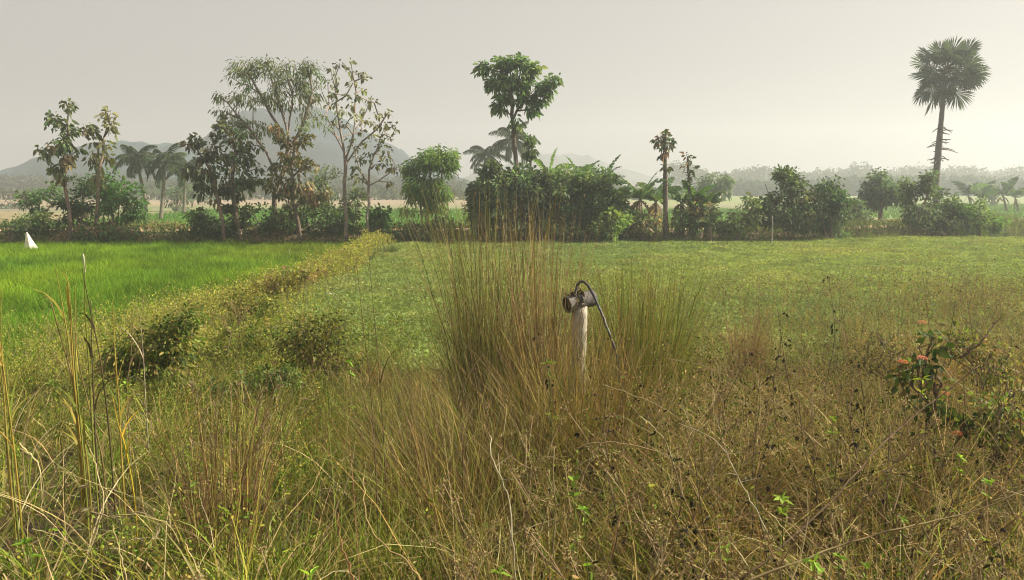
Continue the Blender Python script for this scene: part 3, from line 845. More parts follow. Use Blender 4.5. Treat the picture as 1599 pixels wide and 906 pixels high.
# far wood on the horizon: reads as one mass
def far_wood(name, label, x0, x1, D, h0, n, seed, c):
    m = MB()
    x = rng.uniform(x0, x1, n)
    dd = D + rng.uniform(-9, 9, n)
    top = h0 * (0.40 + 0.45 * vnoise(x, dd * 0 + seed, 0.16, seed) + .35 * vnoise(x, dd * 0, 0.045, seed + 2)) * (.8 + .4 * vnoise(x, dd, .6, seed + 4))
    z = top * rng.uniform(0.02, 1, n) ** 0.7
    p = np.stack([x, dd, z], -1)
    leaves(m, p, rng.normal(0, 1, (n, 3)), .95, .65, jit(c, n, .2), fold=.2, droop=.2)
    xs_ = np.arange(x0, x1, 2.6)
    a = np.stack([xs_, np.full_like(xs_, D - 7), 0 * xs_], -1); frusta(m, a, a + [0.2, 0, h0 * .45], .16, .1, (0.14, 0.11, 0.09), 5)
    tag(m.build(name, M_LEAF), label, 'wood', kind='stuff')
far_wood('distant_wood', 'far belt of trees dissolving into haze along the horizon', 60, 300, 300, 10.5, 36000, 3, (0.05, 0.075, 0.04))
far_wood('distant_wood', 'nearer belt of hazy trees beyond the green fields at right', 58, 160, 205, 5.2, 18000, 8, (0.05, 0.08, 0.04))
far_wood('distant_wood', 'hazy belt of trees below the hills at left', -210, 30, 215, 5.5, 22000, 12, (0.05, 0.075, 0.04))
far_wood('distant_wood', 'low scrub line across the far brown fields', -100, 40, 150, 2.6, 5000, 15, (0.06, 0.08, 0.04))

# mast on the horizon
b = at(1195, 300, 290); b[2] = 0
m = MB(); tp = b + [0, 0, 9.5]
for sx, sy in ((-.6, -.6), (.6, -.6), (.6, .6), (-.6, .6)):
    frusta(m, [b + [sx, sy, 0]], [tp + [sx * .2, sy * .2, 0]], .08, .06, (0.25, 0.25, 0.25), 4)
for z in np.arange(1, 9.5, 1.2):
    frusta(m, [b + [-.5, -.5, z]], [b + [.5, -.5, z + .6]], .05, .05, (0.25, 0.25, 0.25), 4)
tag(m.build('radio_mast', M_PIPE, origin=b), 'thin mast standing above the hazy tree line', 'mast')

# ------------------------------------------------------------------ crops
LEAFGAIN[0] = 1.0
def scatter(x0, x1, y0, y1, dens, keep=None):
    n = int((x1 - x0) * (y1 - y0) * dens)
    x = rng.uniform(x0, x1, n); y = rng.uniform(y0, y1, n)
    k = (np.abs(x) < 0.72 * y + 1.2)
    if keep is not None: k &= keep(x, y) > rng.random(n)
    return x[k], y[k]

def edge_near(x):                                    # where the crops begin, towards the road
    return 9.8 + 0.5 * np.sin(np.asarray(x) * 1.3) + 1.0 * sstep(-5, -2, x)

# bright paddy, left
x, y = scatter(-25, -5.4, 9.6, 33.4, 620, lambda x, y: (x < bundx(y) - .35) * (y > edge_near(x)) * (y < pathy(x) - 3.0))
n = len(x); B = gxyz(x, y)
pn = vnoise(x, y, .35, 5)[:, None]; pn2 = vnoise(x, y, 1.1, 6)[:, None]
c1 = np.array((0.23, 0.36, 0.022)) * pn + np.array((0.11, 0.22, 0.02)) * (1 - pn)
pn3 = sstep(.55, .85, vnoise(x, y, .22, 66))[:, None]
c1 = c1 * (1 - .5 * pn3) + np.array((0.24, 0.27, 0.035)) * .5 * pn3
c1 = jit(c1 * (0.6 + .5 * pn2), n, .2)
mb = MB(); hh = rng.uniform(.14, .36, n) * (0.6 + .8 * vnoise(x, y, 2.4, 67))
blades(mb, B, hh, rng.uniform(0, 6.28, n), rng.uniform(0, .35, n), rng.uniform(.2, 1.2, n), rng.uniform(.008, .014, n) * (0.6 + y / 22), 3, c1 * .8, c1 * 1.1)
tag(mb.build('rice_crop', M_GRASS), 'bright green young rice covering the left field', 'rice crop', kind='stuff')

# pulse crop, right: low broad-leaved plants
x, y = scatter(-5.0, 28, 10.0, 36.5, 1150, lambda x, y: (x > bundx(y) + .7) * (y > edge_near(x)) * (y < pathy(x) - 3.0))
n = len(x); B = gxyz(x, y)
p1 = vnoise(x, y, .25, 8)[:, None]; p2 = vnoise(x, y, .9, 9)[:, None]
c1 = np.array((0.25, 0.30, 0.08)) * p1 + np.array((0.175, 0.245, 0.075)) * (1 - p1)
c1 = c1 * (1 - .25 * sstep(.6, .9, p2)) + np.array((0.36, 0.29, 0.13)) * .25 * sstep(.6, .9, p2)
B[:, 2] += rng.uniform(.04, .24, n) * (0.7 + .6 * p2[:, 0])
d = rng.normal(0, 1, (n, 3)) * [1, 1, .35] + [0, 0, .25]
k = rng.uniform(.7, 1.3, n) * (0.75 + y / 45)
mb = MB(); leaves(mb, B, d, .044 * k, .032 * k, jit(c1, n, .14), fold=.12, droop=.1)
m2 = rng.choice(n, n // 4, replace=False)
Bs = B[m2].copy(); Bs[:, 2] = gz(Bs[:, 0], Bs[:, 1])
blades(mb, Bs, rng.uniform(.12, .3, len(m2)), rng.uniform(0, 6.28, len(m2)), rng.uniform(0, .3, len(m2)), rng.uniform(0, .5, len(m2)), .008, 2, jit((0.2, 0.2, 0.08), len(m2)), jit((0.24, 0.26, 0.1), len(m2)))
tag(mb.build('pulse_crop', M_LEAF), 'low pale green pulse plants covering the right field', 'pulse crop', kind='stuff')

# crops beyond the track
mb = MB()
for x0, x1, y0, y1, cc_ in ((-32, 0, 46, 84, (0.13, 0.27, 0.04)), (2, 26, 48, 86, (0.14, 0.26, 0.05)), (30, 80, 62, 105, (0.15, 0.27, 0.05))):
    x, y = scatter(x0, x1, y0, y1, 12); n = len(x); B = gxyz(x, y)
    c1 = jit(np.array(cc_) * .7, n, .15)
    blades(mb, B, rng.uniform(.2, .4, n), rng.uniform(0, 6.28, n), .1, rng.uniform(.2, 1, n), .07, 2, c1, c1)
tag(mb.build('far_crop', M_GRASS), 'bright green crop in the fields beyond the dirt track', 'crop', kind='stuff')

# grass and weeds of the bank
x, y = scatter(-28, 34, 32.0, 48, 150, lambda x, y: (np.abs(y - pathy(x)) > .95) * (y > pathy(x) - 3.7) * (y < pathy(x) + 6) * (0.25 + .75 * vnoise(x, y, .5, 12)))
n = len(x); B = gxyz(x, y); pn = vnoise(x, y, .3, 13)
c1 = np.where((pn > .5)[:, None], mixcol([(0.10, 0.15, 0.04), (0.06, 0.09, 0.03)], [1, 1], n), mixcol([(0.26, 0.20, 0.11), (0.13, 0.12, 0.05)], [1, 1], n))
right = sstep(4, 9, x)
c1 = c1 * (1 - .7 * right[:, None]) + jit((0.11, 0.17, 0.045), n, .25) * .7 * right[:, None]
mid = sstep(-13.5, -12.5, x) * (1 - sstep(4, 6, x)); c1 = c1 * (1 - .6 * mid[:, None]) + jit((0.06, 0.08, 0.03), n, .25) * .6 * mid[:, None]
front = (y < pathy(x) - 1.2)
mb = MB(); blades(mb, B, rng.uniform(.12, .5, n) * (1 + .6 * right * front) * (.5 + vnoise(x, y, .45, 77)), rng.uniform(0, 6.28, n), rng.uniform(0, .4, n), rng.uniform(.2, 1.2, n), .03, 3, c1, c1 * 1.1)
m2 = rng.choice(n, n // 2, replace=False); P2 = B[m2] + np.stack([rng.normal(0, .1, len(m2)), rng.normal(0, .1, len(m2)), rng.uniform(.05, .45, len(m2))], -1)
leaves(mb, P2, rng.normal(0, 1, (len(m2), 3)), .13, .07, c1[m2])
tag(mb.build('bank_grass', M_GRASS), 'mixed green and dry grass on the bank below the trees', 'grass', kind='stuff')

# ------------------------------------------------------------------ foreground grass, as ground cover
def zone(x, y):
    """0 left grassy, 1 centre straw, 2 right weedy"""
    u = x / np.maximum(y, .5)
    un = u + .10 * (vnoise(x, y, .9, 20) - .5)
    return sstep(-.26, -.10, un) + sstep(.10, .24, un)

def fg_cols(z, n, y):
    L = mixcol([OLIVE, (0.12, 0.18, 0.025), STRAW, (0.30, 0.28, 0.06), (0.22, 0.30, 0.03)], [3, 4.5, 1, 2.5, 5], n)
    C = mixcol([STRAW, (0.20, 0.145, 0.05), STRAW_RED, OLIVE, (0.28, 0.27, 0.07), (0.15, 0.20, 0.03)], [2.5, 2, .8, 4, 3, 3.5], n)
    Rr = mixcol([STRAW, STRAW_PALE, (0.15, 0.105, 0.045), OLIVE, (0.14, 0.18, 0.028)], [2.5, 2, 2.5, 4, 3], n)
    a = np.clip(1 - z, 0, 1)[:, None]; c = np.clip(z - 1, 0, 1)[:, None]; r_ = rng.random((n, 1))
    return np.where(r_ < a, L, np.where(r_ < a + c * (1 - a), Rr, C))

def hollow(x, y):
    return 1 - .93 * sstep(.48, .64, vnoise(x, y, 1.15, 91)) * (1 - sstep(5.5, 8, y))

# matted understorey, growing in tufts
LEAFGAIN[0] = 0.90
x, y = scatter(-9, 9, 1.2, 11, 900); n = len(x); B = gxyz(x, y); B[:, 2] += rng.uniform(0, .10, n)
c1 = mixcol([TWIG, (0.10, 0.085, 0.03), (0.22, 0.17, 0.07), (0.05, 0.06, 0.018)], [3, 3, 1, 2], n)
mb = MB(); blades(mb, B, rng.uniform(.08, .3, n), rng.uniform(0, 6.28, n), rng.uniform(1.0, 1.5, n), rng.uniform(-.5, .5, n), rng.uniform(.004, .012, n), 3, c1, c1, wob=.15)
tag(mb.build('grass_litter', M_DRY), 'dark matted dead grass lying on the ground between the tufts', 'litter', kind='stuff')
def tufts(name, label, x0, x1, y0, y1, dens, nb, keep, hr, wr, colf=None):
    x, y = scatter(x0, x1, y0, y1, dens, lambda a, b: keep(a, b) * (.25 + .75 * hollow(a, b)))
    T = len(x)
    z = zone(x, y)
    ct = fg_cols(z, T, y)
    ht = rng.uniform(*hr, T) * (.40 + 1.05 * vnoise(x, y, 1.6, 22)) * (1 - .25 * sstep(6, 10, y))
    rt = rng.uniform(.03, .10, T)
    at_ = rng.uniform(0, 6.28, T); ln = rng.uniform(0, .5, T)
    i = np.repeat(np.arange(T), nb); n = len(i)
    a = rng.uniform(0, 6.28, n); rr = rt[i] * np.sqrt(rng.random(n))
    bx, by = x[i] + np.cos(a) * rr, y[i] + np.sin(a) * rr
    B = gxyz(bx, by)
    az = np.where(rng.random(n) < .6, a, at_[i] + rng.normal(0, .4, n))
    c1 = jit(ct[i], n, .42, .07)
    dead = rng.random(n) < .22
    c1 = np.where(dead[:, None], jit(STRAW_PALE, n, .25), c1)
    mb = MB()
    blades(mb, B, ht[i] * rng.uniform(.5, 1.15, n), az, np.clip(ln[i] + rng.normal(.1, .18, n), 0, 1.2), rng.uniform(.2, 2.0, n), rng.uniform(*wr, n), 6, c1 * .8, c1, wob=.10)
    tag(mb.build(name, M_GRASS), label, 'grass', kind='stuff')
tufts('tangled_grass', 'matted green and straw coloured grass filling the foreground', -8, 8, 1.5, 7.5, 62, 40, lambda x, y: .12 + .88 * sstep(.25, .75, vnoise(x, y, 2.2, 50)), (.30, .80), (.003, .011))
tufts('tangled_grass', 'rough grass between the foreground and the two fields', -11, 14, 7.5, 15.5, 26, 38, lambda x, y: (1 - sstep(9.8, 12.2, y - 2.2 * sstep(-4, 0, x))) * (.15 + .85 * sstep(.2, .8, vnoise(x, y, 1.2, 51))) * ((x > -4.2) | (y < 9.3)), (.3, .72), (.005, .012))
# long fine straw, leaning, centre and right of the post
x, y = scatter(-5, 9, 2.4, 9.5, 330, lambda x, y: np.exp(-((x / y - .05) / .33) ** 2) * (0.3 + .7 * vnoise(x, y, .8, 30)))
n = len(x); B = gxyz(x, y)
ru = x / y
c1 = mixcol([STRAW, STRAW_RED, (0.25, 0.20, 0.08), OLIVE, STRAW_PALE, (0.22, 0.25, 0.05)], [3, 1.2, 2.5, 4, 1, 3], n)
az = np.where(ru > .12, rng.normal(2.9, .5, n), rng.normal(2.3, 1.1, n))
lean = np.where(ru > .12, rng.uniform(.3, .9, n), rng.uniform(.0, .45, n))
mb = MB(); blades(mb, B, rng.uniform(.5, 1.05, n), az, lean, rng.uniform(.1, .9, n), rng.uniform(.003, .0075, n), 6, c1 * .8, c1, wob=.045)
tag(mb.build('straw_grass', M_DRY), 'long fine straw grass leaning around the pipe', 'grass', kind='stuff')

# long pale dead blades arching over everything near the road
x, y = scatter(-6, 6, 1.7, 6.5, 34, lambda x, y: .25 + .75 * vnoise(x, y, 1.2, 36))
n = len(x); B = gxyz(x, y); B[:, 2] += rng.uniform(0, .15, n)
c1 = mixcol([STRAW_PALE, STRAW, (0.55, 0.46, 0.26), (0.30, 0.30, 0.07)], [3, 2, 2, 1.5], n)
mb = MB(); blades(mb, B, rng.uniform(.5, 1.0, n), rng.uniform(0, 6.28, n), rng.uniform(.05, .7, n), rng.uniform(.8, 2.3, n), rng.uniform(.004, .0085, n), 9, c1 * .9, c1, wob=.06, taper=.6)
tag(mb.build('arching_straw', M_DRY), 'long pale dead blades arching over the nearest grass', 'grass', kind='stuff')

# flattened pale straw right of the olive clump
x, y = scatter(.4, 7, 3.4, 8.6, 330, lambda x, y: sstep(.13, .22, x / y) * (1 - sstep(.50, .66, x / y)) * (.15 + .85 * sstep(.35, .7, vnoise(x, y, .9, 35))))
n = len(x); B = gxyz(x, y); B[:, 2] += rng.uniform(0, .35, n)
c1 = mixcol([STRAW, STRAW_PALE, (0.25, 0.17, 0.07), (0.34, 0.20, 0.10)], [3, 3, 2, 1.5], n)
mb = MB(); blades(mb, B, rng.uniform(.35, .85, n), rng.normal(-.5, .5, n) + 3.14 * (rng.random(n) < .2), rng.uniform(.45, 1.2, n), rng.uniform(.1, 1.0, n), rng.uniform(.004, .009, n), 6, c1 * .9, c1, wob=.04)
tag(mb.build('flattened_straw', M_DRY), 'pale straw blown flat to the right between the olive clump and the flowers', 'grass', kind='stuff')

# weedy tangle, right foreground: thin branched stalks with shrivelled seed heads
def tangle(name, label, keep, dens, y1, cols, wts, seedcols, seedw, hmin=.35, hmax=.98, x0=-2, x1=10, nseed=5, y0=1.6, LF=.024):
    x, y = scatter(x0, x1, y0, y1, dens, lambda a, b: keep(a, b) * hollow(a, b))
    n = len(x); B = gxyz(x, y)
    h = rng.uniform(hmin, hmax, n) * (.7 + .5 * vnoise(x, y, 1.1, 33))
    c1 = mixcol(cols, wts, n)
    FS = 1 + np.maximum(0, y - 8) / 8
    mb = MB()
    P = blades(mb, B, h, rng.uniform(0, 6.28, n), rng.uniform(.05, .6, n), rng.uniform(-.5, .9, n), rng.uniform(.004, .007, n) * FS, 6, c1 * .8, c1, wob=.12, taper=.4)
    for rep in range(5):                               # side twigs
        j = rng.integers(2, 6, n); b2 = P[np.arange(n), j]
        P2 = blades(mb, b2, h * rng.uniform(.18, .55, n), rng.uniform(0, 6.28, n), rng.uniform(.3, 1.7, n), rng.uniform(-.6, .6, n), .0035 * FS, 3, c1, c1, wob=.15, taper=.4)
        tips = np.repeat(P2[:, -1], nseed, 0) + rng.normal(0, .022, (n * nseed, 3))
        leaves(mb, tips, rng.normal(0, 1, (n * nseed, 3)), np.repeat(FS, nseed) * LF * rng.uniform(.5, 1.5, n * nseed), np.repeat(FS, nseed) * LF * .5, mixcol(seedcols, seedw, n * nseed), fold=.3)
    tag(mb.build(name, M_DRY), label, 'weeds', kind='stuff')
tangle('dry_weed_tangle', 'brown tangle of branching dry weeds with shrivelled seed heads at right', lambda x, y: sstep(.02, .22, x / y) * (1 - .6 * sstep(5, 9, y)) * (.45 + .55 * vnoise(x, y, 1.3, 40)),
       200, 10.5, [TWIG, (0.27, 0.20, 0.10), (0.46, 0.36, 0.20)], [3, 3, 2], [(0.20, 0.14, 0.055), (0.035, 0.03, 0.018), (0.36, 0.27, 0.10), (0.19, 0.21, 0.03), (0.09, 0.13, 0.022)], [2.5, 3, 2, 5, 4], nseed=6, LF=.018)
tangle('green_weed_tangle', 'low leafy green and yellow weeds among the grass at left', lambda x, y: (1 - sstep(-.30, -.08, x / y)) * (.1 + .9 * sstep(.3, .8, vnoise(x, y, 1.3, 41))) * ((x > -4.2) | (y < 9.3)),
       85, 13, [OLIVE, (0.14, 0.12, 0.05)], [1, 1], [(0.12, 0.19, 0.025), (0.22, 0.29, 0.035), (0.08, 0.11, 0.025), (0.34, 0.29, 0.06)], [3, 2.5, 2, 2], hmin=.25, hmax=.65, x0=-10, x1=1, nseed=7, LF=.022)
# weeds along the ridge between the fields and the near edge
tangle('ridge_weeds', 'yellowish weeds along the earth ridge between the two fields', lambda x, y: np.exp(-((x - bundx(y) - .15) / (.50 + 1.5 * (1 - sstep(10, 19, y)) - .2 * sstep(20, 26, y))) ** 2) * (.35 + .65 * vnoise(x, y, .8, 43)),
       150, 33, [(0.26, 0.2, 0.09), (0.2, 0.2, 0.06)], [1, 1], [(0.50, 0.46, 0.08), (0.34, 0.39, 0.05), (0.42, 0.33, 0.20), (0.18, 0.23, 0.04)], [3, 4, 1.5, 2], hmin=.22, hmax=.60, x0=-9, x1=-2, nseed=5, y0=8.5, LF=.016)
tangle('field_edge_weeds', 'dry weeds and straw spreading from the roadside into the right field', lambda x, y: (.15 + .85 * vnoise(x, y, .5, 45) ** 2) * (1 - sstep(9, 18, y - .25 * x)) * (.35 + .65 * sstep(2, 6, x)) * (x > -1.5),
       62, 20, [STRAW, (0.22, 0.19, 0.09), TWIG], [3, 2, 1], [(0.30, 0.24, 0.12), (0.18, 0.19, 0.06), (0.12, 0.09, 0.05)], [3, 3, 1.5], hmin=.35, hmax=.95, x0=-1, x1=15, nseed=4, LF=.018, y0=8)
# ------------------------------------------------------------------ grass clumps that stand alone
def clump(name, label, cat, D, bx, n, h, r, az, lean, curve, cols, wts, width=(.0035, .008), wob=.035, group=None, plume=0.0):
    b = at(bx, 500, D); b = np.array([b[0], D, float(gz(b[0], D)) - .03])
    a = rng.uniform(0, 6.28, n); rr = r * np.sqrt(rng.random(n))
    B = b + np.stack([np.cos(a) * rr, np.sin(a) * rr, 0 * a], -1)
    out = rng.random(n) < .6
    A = np.where(out, a + rng.normal(0, .5, n), rng.normal(az, .6, n))
    c1 = mixcol(cols, wts, n)
    mb = MB()
    P = blades(mb, B, rng.uniform(*h, n), A, np.abs(rng.normal(lean, .085, n)), rng.uniform(*curve, n) + (rng.random(n) < .14) * rng.uniform(.5, 2.2, n), rng.uniform(*width, n), 7, c1 * .85, c1, wob=wob, taper=.45)
    if plume:
        k = rng.choice(n, int(n * plume), replace=False)
        tip = np.repeat(P[k, -1], 8, 0); pr = np.repeat(P[k, -2], 8, 0); t = rng.random((len(tip), 1))
        q = pr + (tip - pr) * t
        leaves(mb, q, unit(tip - pr) + rng.normal(0, .35, q.shape), .04, .006, mixcol([(0.20, 0.16, 0.09), (0.27, 0.21, 0.13)], [1, 1], len(q)))
    # short dry litter leaves at the foot of the clump
    k = n // 2; a = rng.uniform(0, 6.28, k)
    B2 = b + np.stack([np.cos(a) * r * 1.1, np.sin(a) * r * 1.1, 0 * a], -1) * rng.random((k, 1))
    c2 = mixcol([STRAW, TWIG, OLIVE], [2, 2, 1], k)
    blades(mb, B2, rng.uniform(.3, .7, k) * h[0], a, rng.uniform(.2, .8, k), rng.uniform(.4, 1.6, k), .006, 5, c2, c2, wob=.06)
    return tag(mb.build(name, M_DRY, origin=b), label, cat, group)

clump('grass_clump', 'tallest brown grass clump, left of the pipe, tips above the far bank', 'grass clump', 6.4, 764, 1050, (.7, 2.62), .22, 2.6, .07, (-.05, .36), [(0.30, 0.27, 0.10), (0.21, 0.22, 0.06), (0.36, 0.28, 0.14), (0.09, 0.08, 0.04)], [4, 4, 2, 2.5], plume=.1, wob=.07)
clump('grass_clump', 'reddish tall grass clump just left of the pipe', 'grass clump', 6.1, 846, 650, (.9, 2.4), .13, 1.2, .07, (.0, .33), [STRAW_RED, (0.34, 0.23, 0.13), (0.3, 0.24, 0.12)], [3, 3, 3], plume=.2)
clump('grass_clump', 'olive green grass clump right of the pipe and its hose', 'grass clump', 6.8, 1000, 2700, (.5, 1.95), .30, 1.6, .09, (-.05, .5), [(0.18, 0.22, 0.04), (0.26, 0.27, 0.07), (0.08, 0.09, 0.025), STRAW], [4, 3, 2, 1.5], plume=.05)
clump('grass_clump', 'straw coloured grass clump in front of the pipe hiding its foot', 'grass clump', 5.3, 905, 1250, (.75, 1.48), .36, 1.2, .14, (.1, .8), [STRAW, (0.24, 0.19, 0.09), STRAW_RED, OLIVE], [3, 3, 1, 2])
clump('grass_clump', 'leaning brown grass clump between the tallest clump and the pipe foot', 'grass clump', 5.0, 790, 900, (.6, 1.15), .4, 2.6, .2, (.1, .8), [(0.2, 0.16, 0.08), STRAW, TWIG, OLIVE], [3, 3, 2, 2])
clump('grass_clump', 'low leaning grass clump at the foot of the pipe', 'grass clump', 5.2, 955, 700, (.7, 1.15), .28, 2.4, .25, (.2, .9), [STRAW, (0.2, 0.15, 0.08), OLIVE], [3, 2, 2])
clump('grass_clump', 'small red brown grass tuft before the right field', 'grass clump', 9.5, 1168, 420, (.65, 1.15), .14, 0, .10, (.05, .4), [STRAW_RED, (0.38, 0.25, 0.15)], [1, 1], (.004, .007), plume=.2)
clump('grass_clump', 'dark stemmed thin grass clump in the lower left', 'grass clump', 3.6, 330, 260, (.7, 1.15), .16, 1, .1, (.0, .5), [TWIG, STRAW, (0.2, 0.12, 0.06)], [3, 2, 2], (.003, .006), plume=.2)
clump('grass_clump', 'dark leaning grass clump below the tallest clump', 'grass clump', 4.2, 700, 520, (.6, 1.05), .3, 2.2, .22, (.1, .8), [(0.2, 0.16, 0.08), TWIG, STRAW, OLIVE], [3, 3, 2, 2])
clump('grass_clump', 'sparse pale tall grass at the right edge of the foreground', 'grass clump', 7.6, 1440, 200, (1.0, 1.6), .35, 1, .08, (.0, .4), [STRAW, STRAW_PALE], [1, 1], (.003, .006), plume=.2)
clump('grass_clump', 'pale straw clump cut by the right edge of the picture', 'grass clump', 7.0, 1570, 420, (.9, 1.45), .45, 2, .12, (.0, .6), [STRAW, (0.34, 0.22, 0.13)], [1, 1], (.003, .006), plume=.2)
clump('grass_tuft', 'rounded green tuft at the far end of the ridge between fields', 'grass clump', 27.5, 603, 500, (.4, .75), .3, 1, .3, (.2, 1.2), [(0.13, 0.18, 0.05), (0.2, 0.21, 0.08)], [1, 1], (.01, .02))

# tall single stalks and reeds
def reed_clump(name, label, D, stalks, wid, cols, cat='reeds'):
    b = at(stalks[0][-1][0], 600, D); b = np.array([b[0], D, float(gz(b[0], D))])
    root = thing(name, label, cat, b)
    for k, s in enumerate(stalks):
        dd = D + rng.normal(0, .12)
        p = [at(x, y, dd) for x, y in s]
        g = p[-1].copy(); g[2] = float(gz(g[0], g[1])) - .02
        if p[-1][2] > g[2] + .05: p.append(g)
        P = spline(p[::-1], 16)
        m = MB(); c = np.array(cols[k % len(cols)])
        wv = wid * (1 - np.linspace(0, .75, 16)) * .5
        tube(m, P, wv, jit(c, 16 * 5 + 2, .08), 5)
        # clasping leaf that peels away half way up
        for q in range(2):
            j = rng.integers(4, 11)
            blades(m, P[j:j + 1], rng.uniform(.2, .45), rng.uniform(0, 6.28), .25, rng.uniform(.6, 1.8), wid * 1.2, 6, jit(c, 1), jit(c * .8, 1), wob=.05)
        m.build('stalk', M_DRY, root)
    return root
YR = [(0.26, 0.22, 0.05), (0.18, 0.20, 0.04), (0.10, 0.08, 0.04), (0.32, 0.24, 0.05), (0.22, 0.16, 0.07)]
reed_clump('reed_clump', 'tall yellow and brown reeds standing before the rice field at left', 4.3,
    [[(86, 416), (98, 480), (110, 560), (122, 680)], [(108, 442), (112, 500), (118, 580), (128, 690)], [(128, 420), (142, 490), (158, 570), (172, 690)],
     [(96, 425), (106, 440), (110, 500), (116, 600), (126, 700)], [(60, 470), (76, 465), (90, 510), (112, 590), (130, 700)], [(117, 445), (118, 540), (122, 700)],
     [(134, 398), (132, 470), (138, 560), (146, 700)], [(142, 470), (144, 560), (150, 700)], [(176, 470), (179, 540), (186, 640), (190, 720)],
     [(116, 500), (124, 570), (140, 640), (160, 720)], [(100, 520), (116, 600), (136, 720)]], .013, YR)
reed_clump('reed_clump', 'green and yellow reeds cut by the left edge of the picture', 3.8,
    [[(3, 445), (2, 520), (6, 600), (12, 720)], [(-14, 470), (0, 540), (14, 640), (26, 740)], [(10, 560), (14, 640), (20, 740)], [(-6, 530), (4, 600), (12, 700)]], .012, [YR[0], YR[3], YR[1]])
reed_clump('yellow_blade', 'single bright yellow grass blade standing in the lower left', 4.1, [[(176, 620), (184, 660), (196, 700), (210, 780)]], .010, [(0.50, 0.36, 0.04)], 'grass blade')
reed_clump('dry_stalks', 'pair of very thin tall dark stalks left of the tallest grass clump', 3.4,
    [[(556, 400), (566, 500), (578, 600), (588, 760)], [(575, 385), (582, 470), (592, 580), (602, 740)], [(700, 530), (712, 600), (722, 700)]], .006, [(0.13, 0.09, 0.05)], 'stalks')
reed_clump('dry_stalks', 'thin dark stalks in front of the bright rice field', 5.5,
    [[(208, 490), (204, 560), (198, 620)], [(218, 485), (224, 560), (228, 640)]], .012, [(0.2, 0.15, 0.08), (0.35, 0.3, 0.2)], 'stalks')
reed_clump('dry_stalks', 'thin seeded stalks rising over the right foreground', 5.0,
    [[(1440, 420), (1446, 470), (1456, 560), (1462, 640)], [(1505, 440), (1515, 500), (1526, 600)], [(1310, 445), (1320, 520), (1330, 620)]], .008, [(0.22, 0.15, 0.09)], 'stalks')

# arching dry blades and fallen stems in the foreground
def stem(name, label, pts, D, r, c, cat, group=None, mat=None, twigs=0, sides=6):
    P = np.array([at(x, y, d) for (x, y), d in zip(pts, np.broadcast_to(D, len(pts)))])
    S_ = spline(P, 22); S_[1:-1] += rng.normal(0, r * .7, (20, 3))
    m = MB(); tube(m, S_, np.linspace(r, r * .45, 22), jit(c, 22 * sides + 2, .1), sides)
    for k in range(twigs):
        j = rng.integers(3, 20)
        d = unit(rng.normal(0, 1, 3) + [0, 0, .3]) * rng.uniform(.06, .2)
        frusta(m, S_[j:j + 1], S_[j:j + 1] + d, r * .45, r * .15, np.array(c), 4)
    b = S_[0].copy()
    return tag(m.build(name, mat or M_DRY, origin=b), label, cat, group)
stem('dry_branch', 'long slanting brown branch in the lower right corner', [(1160, 912), (1290, 860), (1400, 826), (1500, 806), (1620, 758)], [2.25, 2.35, 2.4, 2.45, 2.5], .0042, (0.26, 0.20, 0.10), 'branch', twigs=9)
stem('dry_branch', 'dark thorny branch slanting up towards the pink flowers', [(1150, 912), (1290, 790), (1380, 690), (1440, 640), (1530, 570)], [2.6, 2.9, 3.3, 3.6, 4.0], .005, (0.13, 0.09, 0.055), 'branch', twigs=14)
stem('dry_branch', 'short broken dark twig at the right edge of the weeds', [(1500, 560), (1535, 530), (1555, 500)], [3.9, 3.9, 4.0], .006, (0.14, 0.10, 0.07), 'branch', twigs=3)
stem('fallen_twig', 'pale crooked dead stem in the bottom middle', [(806, 912), (800, 840), (796, 790), (782, 745), (768, 715), (764, 680)], [2.3, 2.3, 2.35, 2.4, 2.5, 2.6], .0036, (0.42, 0.36, 0.24), 'stem', twigs=5)
stem('fallen_twig', 'thick yellowish stem curving to the bottom edge left of middle', [(660, 912), (630, 872), (596, 848), (572, 810), (568, 745)], [2.2, 2.25, 2.3, 2.4, 2.5], .0038, (0.36, 0.27, 0.11), 'stem')
stem('fallen_twig', 'thin reddish stem leaning out of the bottom edge', [(554, 912), (544, 880), (533, 848), (526, 800)], [2.2, 2.25, 2.3, 2.35], .003, (0.27, 0.14, 0.07), 'stem')
stem('fallen_twig', 'twisted pale stalks falling to the right of the weeds', [(1210, 850), (1170, 780), (1145, 730), (1120, 690), (1060, 660)], [2.8, 2.9, 3.0, 3.1, 3.2], .0035, (0.42, 0.36, 0.24), 'stem', twigs=6)
